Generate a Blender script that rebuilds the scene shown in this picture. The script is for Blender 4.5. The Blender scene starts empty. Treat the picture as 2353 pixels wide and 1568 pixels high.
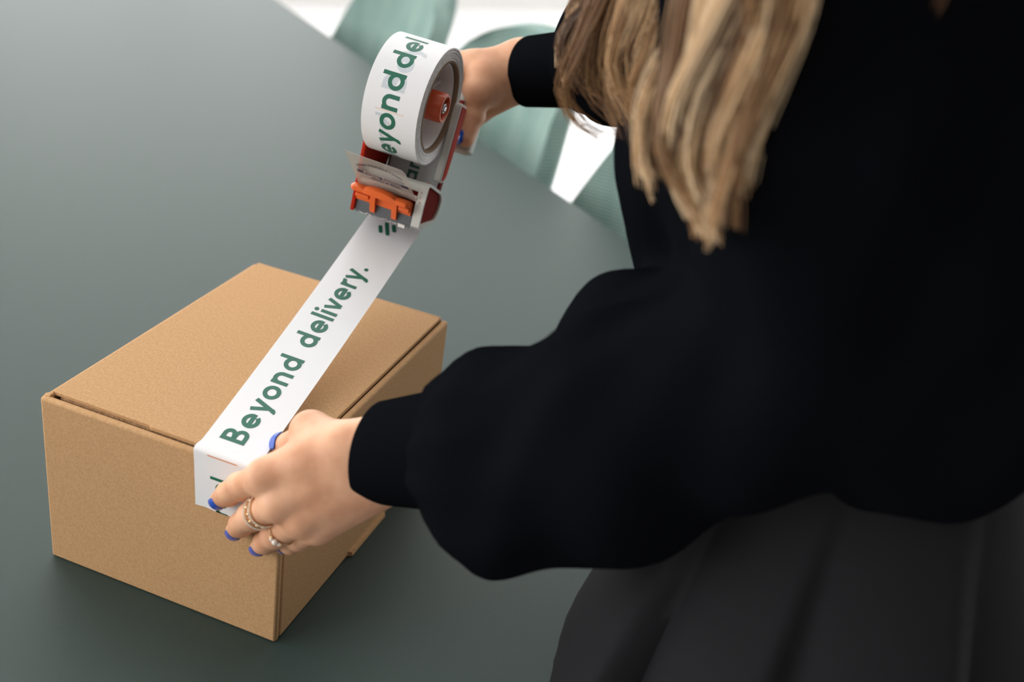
import bpy, bmesh, math, random
import numpy as np
from mathutils import Vector, Matrix

random.seed(7)
rng = np.random.default_rng(7)
S = bpy.context.scene
COL = S.collection
Z0 = 0.74                        # height of the table top above the floor

# ------------------------------------------------------------------ camera
# all coordinates below are metres measured from the box's front left foot on the table top
CAM_R = ((0.92806, 0.34666, 0.13617), (0.27798, -0.40138, -0.87271), (-0.24787, 0.84778, -0.46887))
CAM_C = (0.50032, -0.53375, 0.59716)
cd = bpy.data.cameras.new('camera')
cam = bpy.data.objects.new('camera', cd)
COL.objects.link(cam)
r, d, f = (Vector(q) for q in CAM_R)
m = Matrix(((r.x, -d.x, -f.x, CAM_C[0]), (r.y, -d.y, -f.y, CAM_C[1]), (r.z, -d.z, -f.z, CAM_C[2] + Z0), (0, 0, 0, 1)))
cam.matrix_world = m
cd.sensor_fit = 'HORIZONTAL'
cd.sensor_width = 36.0
cd.lens = 2512.1 / 2353 * 36.0
cd.clip_start = 0.02
cd.dof.use_dof = True
cd.dof.focus_distance = 0.82
cd.dof.aperture_fstop = 4.2
S.camera = cam
S.cycles.max_bounces = 7
S.cycles.diffuse_bounces = 3
S.cycles.transparent_max_bounces = 12

# ------------------------------------------------------------------ light
S.view_settings.view_transform = 'Standard'
S.view_settings.look = 'None'
S.view_settings.gamma = 1.0
S.view_settings.use_curve_mapping = False
S.view_settings.exposure = 0.38
world = bpy.data.worlds.new('overcast_sky')
S.world = world
world.use_nodes = True
world.node_tree.nodes['Background'].inputs[0].default_value = (0.96, 0.98, 1.0, 1)
world.node_tree.nodes['Background'].inputs[1].default_value = 1.1

TH = np.array([0.7804, -0.6253, 0.0])      # along the table, towards the person's end
NH = np.array([0.6253, 0.7804, 0.0])       # across the table, towards the chairs
ZH = np.array([0.0, 0.0, 1.0])
def tn(t, n, z): return t * TH + n * NH + z * ZH

def window_light(name, t, n, z, facing, w, h, power, col):
    ld = bpy.data.lights.new(name, 'AREA')
    ld.shape = 'RECTANGLE'; ld.size = w; ld.size_y = h; ld.energy = power; ld.color = col
    o = bpy.data.objects.new(name, ld); COL.objects.link(o)
    p = tn(t, n, z); o.location = (p[0], p[1], p[2])
    zc = Vector(-np.array(facing)); xc = Vector((0, 0, 1)).cross(zc); xc.normalize(); yc = zc.cross(xc)
    o.matrix_world = Matrix(((xc.x, yc.x, zc.x, p[0]), (xc.y, yc.y, zc.y, p[1]), (xc.z, yc.z, zc.z, p[2]), (0, 0, 0, 1)))
DAY = (1.0, 0.985, 0.96)
WIN_LEFT = (-5.0, [-1.6, 1.4, 4.4], 1.65, 2.5, 2.5)        # t of wall, centres n, centre z, width, height
WIN_NEAR = (-3.6, [-3.5, -0.7], 1.85, 2.5, 2.4)            # n of wall, centres t
WIN_FAR_ADDED = (6.0, [-4.2, -1.4, 1.4], 1.15, 2.4, 1.9)  # unseen far windows, added and set low to put glare on the floor
for i, c in enumerate(WIN_LEFT[1]):
    window_light('daylight_left_%d' % i, WIN_LEFT[0] - 0.02, c, WIN_LEFT[2], TH, WIN_LEFT[3], WIN_LEFT[4], 40, DAY)
for i, c in enumerate(WIN_NEAR[1]):
    window_light('daylight_near_%d' % i, c, WIN_NEAR[0] - 0.02, WIN_NEAR[2], NH, WIN_NEAR[3], WIN_NEAR[4], 66, DAY)
for i, c in enumerate(WIN_FAR_ADDED[1]):
    window_light('added_far_light_%d' % i, c, WIN_FAR_ADDED[0] + 0.02, WIN_FAR_ADDED[2], -NH, WIN_FAR_ADDED[3], WIN_FAR_ADDED[4], 20, DAY)  # lamps of the added far windows

TOP_FILL = (-1.5, 0.9, 3.23, 2.2, 2.6)                         # unseen overhead light, added to brighten tops: t, n, z, size along t, size along n
ld = bpy.data.lights.new('added_top_light', 'AREA'); ld.shape = 'RECTANGLE'; ld.size = TOP_FILL[3]; ld.size_y = TOP_FILL[4]; ld.energy = 16; ld.color = DAY
so = bpy.data.objects.new('added_top_light', ld); COL.objects.link(so)
p = tn(TOP_FILL[0], TOP_FILL[1], TOP_FILL[2])
so.matrix_world = Matrix(((TH[0], NH[0], 0, p[0]), (TH[1], NH[1], 0, p[1]), (0, 0, 1, p[2]), (0, 0, 0, 1)))

# ------------------------------------------------------------------ materials
MATS = {}
def mat(name, col, rough=0.5, metal=0.0, spec=0.5, **kw):
    m = bpy.data.materials.new(name); m.use_nodes = True
    b = m.node_tree.nodes['Principled BSDF']
    b.inputs['Base Color'].default_value = (*col, 1)
    b.inputs['Roughness'].default_value = rough
    b.inputs['Metallic'].default_value = metal
    b.inputs['Specular IOR Level'].default_value = spec
    for k, v in kw.items():
        b.inputs[k.replace('_', ' ')].default_value = v
    MATS[name] = m
    return m
def nodes(m):
    return m.node_tree.nodes, m.node_tree.links, m.node_tree.nodes['Principled BSDF']
def noise_color(m, c0, c1, scale, stretch=(1, 1, 1), detail=4, lo=0.35, hi=0.65, bump=0.0, bscale=None, dist=0.001):
    N, L, b = nodes(m)
    tc = N.new('ShaderNodeTexCoord'); mp = N.new('ShaderNodeMapping'); mp.inputs['Scale'].default_value = stretch
    nz = N.new('ShaderNodeTexNoise'); nz.inputs['Scale'].default_value = scale; nz.inputs['Detail'].default_value = detail
    cr = N.new('ShaderNodeValToRGB')
    cr.color_ramp.elements[0].position = lo; cr.color_ramp.elements[0].color = (*c0, 1)
    cr.color_ramp.elements[1].position = hi; cr.color_ramp.elements[1].color = (*c1, 1)
    L.new(tc.outputs['Object'], mp.inputs[0]); L.new(mp.outputs[0], nz.inputs['Vector'])
    L.new(nz.outputs['Fac'], cr.inputs[0]); L.new(cr.outputs[0], b.inputs['Base Color'])
    if bump:
        bp = N.new('ShaderNodeBump'); bp.inputs['Strength'].default_value = bump; bp.inputs['Distance'].default_value = dist
        n2 = N.new('ShaderNodeTexNoise'); n2.inputs['Scale'].default_value = bscale or scale; n2.inputs['Detail'].default_value = 3
        L.new(mp.outputs[0], n2.inputs['Vector']); L.new(n2.outputs['Fac'], bp.inputs['Height']); L.new(bp.outputs[0], b.inputs['Normal'])

mat('kraft', (0.56, 0.33, 0.16), 0.85, spec=0.2)
noise_color(MATS['kraft'], (0.50, 0.285, 0.132), (0.61, 0.370, 0.188), 640, (1, 0.6, 0.8), 8, 0.28, 0.72, 0.05, 1800, 0.0003)
mat('kraft_edge', (0.36, 0.22, 0.12), 0.9, spec=0.15)
noise_color(MATS['kraft_edge'], (0.32, 0.19, 0.095), (0.55, 0.35, 0.19), 700, (1, 1, 0.4), 4)
mat('tape_white', (0.83, 0.83, 0.84), 0.32, spec=0.45)
mat('tape_side', (0.62, 0.60, 0.58), 0.6)
noise_color(MATS['tape_side'], (0.76, 0.745, 0.73), (0.92, 0.91, 0.90), 260, (1, 1, 1), 3, 0.4, 0.6)
mat('ink_green', (0.014, 0.135, 0.083), 0.4, spec=0.4)
mat('ink_ghost', (0.60, 0.64, 0.68), 0.35, spec=0.4)
mat('ink_orange', (0.72, 0.27, 0.09), 0.4)
mat('ink_orange_pale', (0.85, 0.60, 0.46), 0.4)
mat('core_card', (0.27, 0.19, 0.125), 0.9)
mat('hub_plastic', (0.90, 0.90, 0.90), 0.45)
mat('knob_orange', (0.66, 0.085, 0.014), 0.32, spec=0.5)
mat('guard_orange', (0.76, 0.125, 0.018), 0.38, spec=0.5)
mat('plate_red', (0.38, 0.020, 0.006), 0.6, spec=0.08)
mat('panel_darkred', (0.15, 0.010, 0.006), 0.7, spec=0.04)
mat('shell_grey', (0.56, 0.56, 0.52), 0.38, spec=0.5)
mat('steel', (0.55, 0.55, 0.56), 0.28, metal=1.0)
mat('blade_steel', (0.10, 0.105, 0.115), 0.45, metal=0.6)
mat('tape_bits', (0.75, 0.72, 0.68), 0.5)
mat('ink_blue', (0.010, 0.018, 0.06), 0.5)
mat('ink_pale', (0.30, 0.25, 0.22), 0.6)
mat('label_pale', (0.62, 0.50, 0.44), 0.5)
m = mat('flap_clear', (0.66, 0.64, 0.60), 0.3, spec=0.6)
N, L, b = nodes(m)
tr = N.new('ShaderNodeBsdfTransparent'); tr.inputs[0].default_value = (0.92, 0.90, 0.87, 1)
mx = N.new('ShaderNodeMixShader'); mx.inputs[0].default_value = 0.34
L.new(tr.outputs[0], mx.inputs[1]); L.new(b.outputs[0], mx.inputs[2]); L.new(mx.outputs[0], N['Material Output'].inputs[0])
m = mat('skin', (0.60, 0.33, 0.21), 0.48, spec=0.35)
noise_color(m, (0.63, 0.310, 0.178), (0.77, 0.43, 0.265), 42, (1, 1, 1), 3, 0.35, 0.65, 0.10, 900, 0.0003)
b = nodes(m)[2]
b.inputs['Subsurface Weight'].default_value = 0.18
b.inputs['Subsurface Radius'].default_value = (0.006, 0.0024, 0.0012)
b.inputs['Subsurface Scale'].default_value = 1.0
mat('nail_blue', (0.012, 0.085, 0.50), 0.14, spec=0.6)
mat('gold', (0.83, 0.60, 0.33), 0.25, metal=1.0)
mat('pave', (0.86, 0.82, 0.76), 0.3, metal=0.7)
mat('stone', (0.85, 0.78, 0.70), 0.1, spec=0.8)
mat('cloth_black', (0.0045, 0.0050, 0.0064), 0.9, spec=0.0)
N, L, b = nodes(MATS['cloth_black'])
mat('skirt_black', (0.0125, 0.0125, 0.0145), 0.75, spec=0.14)
mat('shoe_black', (0.012, 0.012, 0.013), 0.35)
mat('eye_white', (0.8, 0.78, 0.75), 0.2)
mat('lip', (0.45, 0.16, 0.13), 0.4)
HAIR = []
for i, c in enumerate([(0.10, 0.050, 0.024), (0.26, 0.135, 0.058), (0.46, 0.255, 0.110), (0.72, 0.475, 0.255), (0.88, 0.66, 0.42)]):
    HAIR.append(mat('hair_tone_%s' % 'abcde'[i], c, 0.42, spec=0.45))
m = mat('table_lino', (0.028, 0.054, 0.050), 0.50, spec=0.42)
noise_color(m, (0.025, 0.048, 0.0445), (0.031, 0.055, 0.051), 900, (1, 1, 1), 2, 0.35, 0.65, 0.05, 1500, 0.0002)
nodes(MATS['table_lino'])[2].inputs['Specular Tint'].default_value = (1.0, 0.985, 0.925, 1)
mat('table_leg', (0.05, 0.055, 0.055), 0.4)
m = mat('chair_fabric', (0.40, 0.52, 0.47), 0.9, spec=0.2)
N, L, b = nodes(m)
tc = N.new('ShaderNodeTexCoord'); wv = N.new('ShaderNodeTexWave'); wv.wave_type = 'BANDS'; wv.bands_direction = 'Z'
wv.inputs['Scale'].default_value = 55; wv.inputs['Distortion'].default_value = 0.6
bp = N.new('ShaderNodeBump'); bp.inputs['Strength'].default_value = 0.5; bp.inputs['Distance'].default_value = 0.003
nz = N.new('ShaderNodeTexNoise'); nz.inputs['Scale'].default_value = 9
mp = N.new('ShaderNodeMapping'); mp.inputs['Scale'].default_value = (3, 3, 0.25)
cr = N.new('ShaderNodeValToRGB'); cr.color_ramp.elements[0].position = 0.3; cr.color_ramp.elements[1].position = 0.7
cr.color_ramp.elements[0].color = (0.21, 0.32, 0.29, 1); cr.color_ramp.elements[1].color = (0.28, 0.385, 0.35, 1)
L.new(tc.outputs['Object'], wv.inputs['Vector']); L.new(wv.outputs['Fac'], bp.inputs['Height']); L.new(bp.outputs[0], b.inputs['Normal'])
L.new(tc.outputs['Object'], mp.inputs[0]); L.new(mp.outputs[0], nz.inputs['Vector']); L.new(nz.outputs['Fac'], cr.inputs[0]); L.new(cr.outputs[0], b.inputs['Base Color'])
mat('chair_leg', (0.32, 0.33, 0.33), 0.35, metal=0.8)
m = mat('floor_white', (0.86, 0.85, 0.85), 0.3, spec=0.5)
noise_color(m, (0.83, 0.82, 0.825), (0.88, 0.875, 0.87), 3, (1, 1, 1), 3)
mat('wall_white', (0.80, 0.79, 0.77), 0.9)
mat('wall_dark', (0.16, 0.15, 0.14), 0.9)
mat('ceiling_white', (0.82, 0.81, 0.80), 0.9)
mat('frame_white', (0.75, 0.75, 0.74), 0.5)

# ------------------------------------------------------------------ mesh helpers
def obj(name, verts, faces, material, parent=None, origin=None, smooth=True, angle=38, bevel=0.0, label=None):
    verts = np.asarray(verts, float).reshape(-1, 3)
    if parent is not None: org = np.array(parent['_org'])
    elif origin is not None: org = np.array(origin, float)
    else: org = np.zeros(3)
    me = bpy.data.meshes.new(name)
    me.from_pydata((verts - org).tolist(), [], faces if isinstance(faces, list) else faces.tolist())
    ms = material if isinstance(material, list) else [material]
    for q in ms: me.materials.append(MATS[q] if isinstance(q, str) else q)
    if smooth:
        me.shade_smooth()
        if angle < 179: me.set_sharp_from_angle(angle=math.radians(angle))
    o = bpy.data.objects.new(name, me); COL.objects.link(o)
    if parent is not None:
        o.parent = parent; o['_org'] = parent['_org']
    else:
        o.location = (org[0], org[1], org[2] + Z0); o['_org'] = org.tolist()
    if bevel:
        md = o.modifiers.new('bevel', 'BEVEL'); md.width = bevel; md.segments = 3; md.limit_method = 'ANGLE'; md.angle_limit = math.radians(40)
    if label: o['label'] = label
    return o
def empty(name, org, label, cat, group=None, kind=None):
    o = bpy.data.objects.new(name, None); COL.objects.link(o)
    o.empty_display_size = 0.05
    o.location = (org[0], org[1], org[2] + Z0); o['_org'] = [float(q) for q in org]
    o['label'] = label; o['category'] = cat
    if group: o['group'] = group
    return o

class MB:
    def __init__(self): self.v = []; self.f = []; self.n = 0
    def add(self, verts, faces):
        verts = np.asarray(verts, float).reshape(-1, 3)
        self.v.append(verts); self.f += [tuple(int(i) + self.n for i in q) for q in faces]; self.n += len(verts)
        return self
    def box(self, lo, hi):
        x0, y0, z0 = lo; x1, y1, z1 = hi
        return self.add([(x0,y0,z0),(x1,y0,z0),(x1,y1,z0),(x0,y1,z0),(x0,y0,z1),(x1,y0,z1),(x1,y1,z1),(x0,y1,z1)],
                        [(0,3,2,1),(4,5,6,7),(0,1,5,4),(1,2,6,5),(2,3,7,6),(3,0,4,7)])
    def prism(self, poly, d0, d1):
        """polygon in (second, third) axes extruded along the first"""
        n = len(poly)
        vs = [(d0, q[0], q[1]) for q in poly] + [(d1, q[0], q[1]) for q in poly]
        fs = [tuple(range(n))[::-1], tuple(range(n, 2 * n))] + [(i, (i + 1) % n, n + (i + 1) % n, n + i) for i in range(n)]
        return self.add(vs, fs)
    def band(self, poly, t, d0, d1):
        """closed frame: polygon ring of wall thickness t extruded along the first axis"""
        P = np.array(poly, float); n = len(P); inn = offset_poly(P, t)
        vs = [(d0, *q) for q in P] + [(d1, *q) for q in P] + [(d0, *q) for q in inn] + [(d1, *q) for q in inn]
        fs = []
        for i in range(n):
            j = (i + 1) % n
            fs += [(i, j, n + j, n + i), (2*n + i, 3*n + i, 3*n + j, 2*n + j), (n + i, n + j, 3*n + j, 3*n + i), (i, 2*n + i, 2*n + j, j)]
        return self.add(vs, fs)
    def tube(self, pts, rad, seg=12, cap=True, closed=False):
        pts = np.asarray(pts, float); n = len(pts)
        rad = np.broadcast_to(np.asarray(rad, float), (n,))
        T = np.gradient(pts, axis=0) if not closed else np.roll(pts, -1, 0) - np.roll(pts, 1, 0)
        T /= np.linalg.norm(T, axis=1)[:, None] + 1e-12
        up = np.array([0.31, 0.17, 0.93]); 
        if abs(T[0] @ up) > 0.9: up = np.array([0.9, 0.3, 0.1])
        vs = []
        nrm = np.cross(T[0], up); nrm /= np.linalg.norm(nrm)
        for i in range(n):
            nrm = nrm - (nrm @ T[i]) * T[i]; nrm /= np.linalg.norm(nrm); bi = np.cross(T[i], nrm)
            a = np.linspace(0, 2 * np.pi, seg, endpoint=False)
            vs.append(pts[i] + rad[i] * (np.cos(a)[:, None] * nrm + np.sin(a)[:, None] * bi))
        fs = []
        for i in range(n if closed else n - 1):
            k = (i + 1) % n
            for j in range(seg):
                l = (j + 1) % seg
                fs.append((i * seg + j, i * seg + l, k * seg + l, k * seg + j))
        if cap and not closed:
            fs.append(tuple(range(seg))[::-1]); fs.append(tuple((n - 1) * seg + j for j in range(seg)))
        return self.add(np.concatenate(vs), fs)
    def lathe(self, prof, seg=64, ripple=None):
        """profile of (a, r) closed loop turned about the first axis"""
        n = len(prof); th = np.linspace(0, 2 * np.pi, seg, endpoint=False)
        vs = []
        for t in th:
            for (a, rr) in prof:
                q = rr * (1 + (ripple(t, a, rr) if ripple else 0)); vs.append((a, q * math.cos(t), q * math.sin(t)))
        fs = []
        for i in range(seg):
            k = (i + 1) % seg
            for j in range(n):
                l = (j + 1) % n
                fs.append((i * n + j, k * n + j, k * n + l, i * n + l))
        return self.add(vs, fs)
    def grid(self, P, closed_u=False):
        nu, nv = P.shape[:2]; fs = []
        for i in range(nu if closed_u else nu - 1):
            k = (i + 1) % nu
            for j in range(nv - 1):
                fs.append((i * nv + j, k * nv + j, k * nv + j + 1, i * nv + j + 1))
        return self.add(P.reshape(-1, 3), fs)
    def sphere(self, c, r, seg=10, rings=6):
        c = np.array(c); r = np.broadcast_to(np.array(r, float), (3,)); vs = [c + r * (0, 0, 1)]
        for i in range(1, rings):
            p = math.pi * i / rings
            for j in range(seg):
                t = 2 * math.pi * j / seg
                vs.append(c + r * (math.sin(p) * math.cos(t), math.sin(p) * math.sin(t), math.cos(p)))
        vs.append(c - r * (0, 0, 1)); fs = []
        for j in range(seg): fs.append((0, 1 + j, 1 + (j + 1) % seg))
        for i in range(rings - 2):
            for j in range(seg):
                a = 1 + i * seg; fs.append((a + j, a + seg + j, a + seg + (j + 1) % seg, a + (j + 1) % seg))
        a = 1 + (rings - 2) * seg
        for j in range(seg): fs.append((a + j, len(vs) - 1, a + (j + 1) % seg))
        return self.add(vs, fs)
    def verts(self): return np.concatenate(self.v)
    def build(self, name, material, parent=None, fn=None, **kw):
        v = self.verts()
        if fn is not None: v = fn(v)
        return obj(name, v, self.f, material, parent, **kw)
def offset_poly(P, t):
    n = len(P); out = []
    A = 0.5 * sum(P[i][0] * P[(i+1) % n][1] - P[(i+1) % n][0] * P[i][1] for i in range(n))
    sg = 1 if A > 0 else -1
    for i in range(n):
        e0 = P[i] - P[i - 1]; e1 = P[(i + 1) % n] - P[i]
        e0 = e0 / np.linalg.norm(e0); e1 = e1 / np.linalg.norm(e1)
        n0 = sg * np.array([-e0[1], e0[0]]); n1 = sg * np.array([-e1[1], e1[0]])
        b = n0 + n1; b = b / max(b @ b, 0.3) * 2
        out.append(P[i] + b * t)
    return np.array(out)
def round_poly(P, rad, seg=5):
    """fillet the corners of a polygon; rad a number or one per corner"""
    P = np.array(P, float); n = len(P); rad = np.broadcast_to(np.asarray(rad, float), (n,)); out = []
    for i in range(n):
        a = P[i - 1] - P[i]; b = P[(i + 1) % n] - P[i]; la = np.linalg.norm(a); lb = np.linalg.norm(b)
        d = min(rad[i], 0.45 * la, 0.45 * lb)
        if d < 1e-9: out.append(P[i]); continue
        p0 = P[i] + a / la * d; p1 = P[i] + b / lb * d
        for k in range(seg + 1):
            t = k / seg; out.append((1 - t) ** 2 * p0 + 2 * t * (1 - t) * P[i] + t * t * p1)
    return np.array(out)
def catmull(P, n):
    P = np.asarray(P, float); Q = np.vstack([2 * P[0] - P[1], P, 2 * P[-1] - P[-2]]); out = []
    for t in np.linspace(0, len(P) - 1 - 1e-6, n):
        i = int(t); u = t - i; a, b, c, e = Q[i:i + 4]
        out.append(0.5 * (2 * b + (c - a) * u + (2 * a - 5 * b + 4 * c - e) * u * u + (3 * b - a - 3 * c + e) * u ** 3))
    return np.array(out)

# ------------------------------------------------------------------ signed distance modelling (smooth organic bodies)
class Field:
    def __init__(self, lo, hi, h):
        self.lo = np.array(lo, float); self.h = h
        self.shape = tuple(int(math.ceil((hi[i] - lo[i]) / h)) + 1 for i in range(3))
        self.D = np.full(self.shape, 1.0, np.float32)
    def sub(self, lo, hi):
        i0 = [max(0, int((lo[i] - self.lo[i]) / self.h)) for i in range(3)]
        i1 = [min(self.shape[i], int((hi[i] - self.lo[i]) / self.h) + 2) for i in range(3)]
        if any(i1[k] <= i0[k] for k in range(3)): return None, None
        ax = [(self.lo[k] + self.h * np.arange(i0[k], i1[k])).astype(np.float32) for k in range(3)]
        sl = tuple(slice(i0[k], i1[k]) for k in range(3))
        return sl, np.stack(np.meshgrid(*ax, indexing='ij'), -1)
    def put(self, fn, lo, hi, k):
        pad = k + 4 * self.h
        sl, X = self.sub(np.array(lo) - pad, np.array(hi) + pad)
        if sl is None: return
        self.D[sl] = smin(self.D[sl], fn(X), k)
    def cone(self, a, b, ra, rb, k, warp=None):
        a = np.array(a, float); b = np.array(b, float); rm = max(ra, rb) * 1.15
        self.put(lambda X: round_cone(X, a, b, ra, rb) + (warp(X) if warp else 0), np.minimum(a, b) - rm, np.maximum(a, b) + rm, k)
    def ellipsoid(self, c, rad, axes, k):
        c = np.array(c, float); rad = np.array(rad, float); A = np.array(axes, float); rm = rad.max()
        def fn(X):
            q = (X - c) @ A.T.astype(np.float32); k0 = np.linalg.norm(q / rad, axis=-1); k1 = np.linalg.norm(q / rad ** 2, axis=-1) + 1e-9
            return k0 * (k0 - 1) / k1
        self.put(fn, c - rm, c + rm, k)
def smin(a, b, k):
    if k <= 0: return np.minimum(a, b)
    h = np.maximum(k - np.abs(a - b), 0) / k
    return np.minimum(a, b) - h * h * k * 0.25
def round_cone(X, a, b, r1, r2):
    ba = b - a; l2 = ba @ ba; rr = r1 - r2; a2 = l2 - rr * rr; il2 = 1 / l2
    pa = X - a.astype(np.float32); y = pa @ ba.astype(np.float32); z = y - l2
    q = pa * l2 - y[..., None] * ba.astype(np.float32); x2 = (q * q).sum(-1)
    y2 = y * y * l2; z2 = z * z * l2; kk = np.sign(rr) * rr * rr * x2
    d = (np.sqrt(np.maximum(x2 * a2 * il2, 0)) + y * rr) * il2 - r1
    c1 = np.sign(z) * a2 * z2 > kk; c2 = np.sign(y) * a2 * y2 < kk
    d = np.where(c1, np.sqrt(x2 + z2) * il2 - r2, np.where(c2, np.sqrt(x2 + y2) * il2 - r1, d))
    return d
def surface_nets(D, lo, h, relax=2):
    Sg = D < 0
    cnt = np.zeros(tuple(s - 1 for s in D.shape), np.int8)
    for i in (0, 1):
        for j in (0, 1):
            for k in (0, 1):
                cnt += Sg[i:D.shape[0]-1+i, j:D.shape[1]-1+j, k:D.shape[2]-1+k]
    ci = np.argwhere((cnt > 0) & (cnt < 8))
    idx = np.full(cnt.shape, -1, np.int64); idx[tuple(ci.T)] = np.arange(len(ci))
    acc = np.zeros((len(ci), 3)); num = np.zeros(len(ci))
    corners = [(i, j, k) for i in (0, 1) for j in (0, 1) for k in (0, 1)]
    for c0 in corners:
        for ax in range(3):
            if c0[ax]: continue
            c1 = list(c0); c1[ax] = 1
            p0 = ci + c0; p1 = ci + c1
            d0 = D[tuple(p0.T)].astype(float); d1 = D[tuple(p1.T)].astype(float)
            x = (d0 < 0) != (d1 < 0)
            t = np.where(x, d0 / np.where(x, d0 - d1, 1), 0)
            pt = np.array(c0, float) + np.zeros((len(ci), 3)); pt[:, ax] += t
            acc[x] += pt[x]; num[x] += 1
    V = (ci + acc / num[:, None]) * h + lo
    F = []
    for ax in range(3):
        b, c = [(1, 2), (2, 0), (0, 1)][ax]
        sl0 = [slice(1, -1)] * 3; sl1 = [slice(1, -1)] * 3
        sl0[ax] = slice(0, -1); sl1[ax] = slice(1, None)
        s0 = Sg[tuple(sl0)]; s1 = Sg[tuple(sl1)]
        e = np.argwhere(s0 != s1)
        if not len(e): continue
        fl = s0[tuple(e.T)]
        base = e.copy(); base[:, b] += 1; base[:, c] += 1
        q = []
        for (db, dc) in ((-1, -1), (0, -1), (0, 0), (-1, 0)):
            p = base.copy(); p[:, b] += db; p[:, c] += dc; q.append(idx[tuple(p.T)])
        q = np.stack(q, 1)
        q[~fl] = q[~fl][:, ::-1]
        F.append(q)
    F = np.concatenate(F); F = F[(F >= 0).all(1)]
    E = np.concatenate([F[:, [0, 1]], F[:, [1, 2]], F[:, [2, 3]], F[:, [3, 0]]]); E = np.unique(np.sort(E, 1), axis=0)
    for it in range(relax):
        s = np.zeros_like(V); n = np.zeros(len(V))
        for a, c in ((0, 1), (1, 0)):
            np.add.at(s, E[:, a], V[E[:, c]]); np.add.at(n, E[:, a], 1)
        V = 0.5 * V + 0.5 * s / np.maximum(n, 1)[:, None]
    return V, F

# ------------------------------------------------------------------ the room
def tbox(mb, t0, t1, n0, n1, z0, z1):
    vs = [tn(t, n, z) for z in (z0, z1) for (t, n) in ((t0, n0), (t1, n0), (t1, n1), (t0, n1))]
    return mb.add(vs, [(0,3,2,1),(4,5,6,7),(0,1,5,4),(1,2,6,5),(2,3,7,6),(3,0,4,7)])
TW0, TW1, NW0, NW1, ZF, ZC = -5.0, 3.6, -3.6, 6.0, -Z0, 3.2 - Z0
def structure(o): o['kind'] = 'structure'; return o
structure(tbox(MB(), TW0 - 0.2, TW1 + 0.2, NW0 - 0.2, NW1 + 0.2, ZF - 0.1, ZF).build('floor', 'floor_white', smooth=False))
mb = MB(); ta, tb, na_, nb_ = TOP_FILL[0] - TOP_FILL[3] / 2, TOP_FILL[0] + TOP_FILL[3] / 2, TOP_FILL[1] - TOP_FILL[4] / 2, TOP_FILL[1] + TOP_FILL[4] / 2  # ceiling opening made for the added overhead light
tbox(mb, TW0 - 0.2, ta, NW0 - 0.2, NW1 + 0.2, ZC, ZC + 0.1); tbox(mb, tb, TW1 + 0.2, NW0 - 0.2, NW1 + 0.2, ZC, ZC + 0.1)
tbox(mb, ta, tb, NW0 - 0.2, na_, ZC, ZC + 0.1); tbox(mb, ta, tb, nb_, NW1 + 0.2, ZC, ZC + 0.1)
structure(mb.build('ceiling', 'ceiling_white', smooth=False))
def pierced(name, fixed, w, lo, hi, cents, zc, ww, hh, along):
    mb = MB(); a, b = fixed, fixed + w
    if a > b: a, b = b, a
    def put(s0, s1, z0, z1):
        if s1 - s0 < 1e-4: return
        if along == 'n': tbox(mb, a, b, s0, s1, z0, z1)
        else: tbox(mb, s0, s1, a, b, z0, z1)
    put(lo, hi, ZF, zc - hh / 2); put(lo, hi, zc + hh / 2, ZC)
    e = lo
    for c in sorted(cents): put(e, c - ww / 2, zc - hh / 2, zc + hh / 2); e = c + ww / 2
    put(e, hi, zc - hh / 2, zc + hh / 2)
    return structure(mb.build(name, 'wall_white', smooth=False))
WIN_NO = [0]
def window(fixed, dirn, c, zc, ww, hh, along):
    WIN_NO[0] += 1
    def bar(s0, s1, z0, z1, mb):
        a, b = sorted((fixed + dirn * 0.04, fixed + dirn * 0.12))
        if along == 'n': tbox(mb, a, b, s0, s1, z0, z1)
        else: tbox(mb, s0, s1, a, b, z0, z1)
    mb = MB()
    bar(c - ww/2, c + ww/2, zc - hh/2, zc - hh/2 + 0.06, mb); bar(c - ww/2, c + ww/2, zc + hh/2 - 0.06, zc + hh/2, mb)
    bar(c - ww/2, c - ww/2 + 0.06, zc - hh/2 + 0.06, zc + hh/2 - 0.06, mb); bar(c + ww/2 - 0.06, c + ww/2, zc - hh/2 + 0.06, zc + hh/2 - 0.06, mb)
    o = structure(mb.build('window_%d' % WIN_NO[0], 'frame_white', smooth=False))
    m2 = MB(); bar(c - 0.025, c + 0.025, zc - hh/2 + 0.06, zc + hh/2 - 0.06, m2); m2.build('mullion', 'frame_white', o, smooth=False)
# window frames stand inside the room side of each opening
pierced('wall_left', TW0, -0.2, NW0, NW1, WIN_LEFT[1], WIN_LEFT[2] - Z0, WIN_LEFT[3], WIN_LEFT[4], 'n')
pierced('wall_near', NW0, -0.2, TW0, TW1, WIN_NEAR[1], WIN_NEAR[2] - Z0, WIN_NEAR[3], WIN_NEAR[4], 't')
pierced('wall_far', NW1, 0.2, TW0, TW1, WIN_FAR_ADDED[1], WIN_FAR_ADDED[2] - Z0, WIN_FAR_ADDED[3], WIN_FAR_ADDED[4], 't')
structure(tbox(MB(), TW1, TW1 + 0.2, NW0, NW1, ZF, ZC).build('wall_right', 'wall_dark', smooth=False))
for c in WIN_LEFT[1]: window(TW0, 0.0001 + 0.9999, c, WIN_LEFT[2] - Z0, WIN_LEFT[3], WIN_LEFT[4], 'n')
for c in WIN_NEAR[1]: window(NW0, 1.0, c, WIN_NEAR[2] - Z0, WIN_NEAR[3], WIN_NEAR[4], 't')
for c in WIN_FAR_ADDED[1]: window(NW1, -1.0, c, WIN_FAR_ADDED[2] - Z0, WIN_FAR_ADDED[3], WIN_FAR_ADDED[4], 't')  # frames for the added far windows

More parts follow.
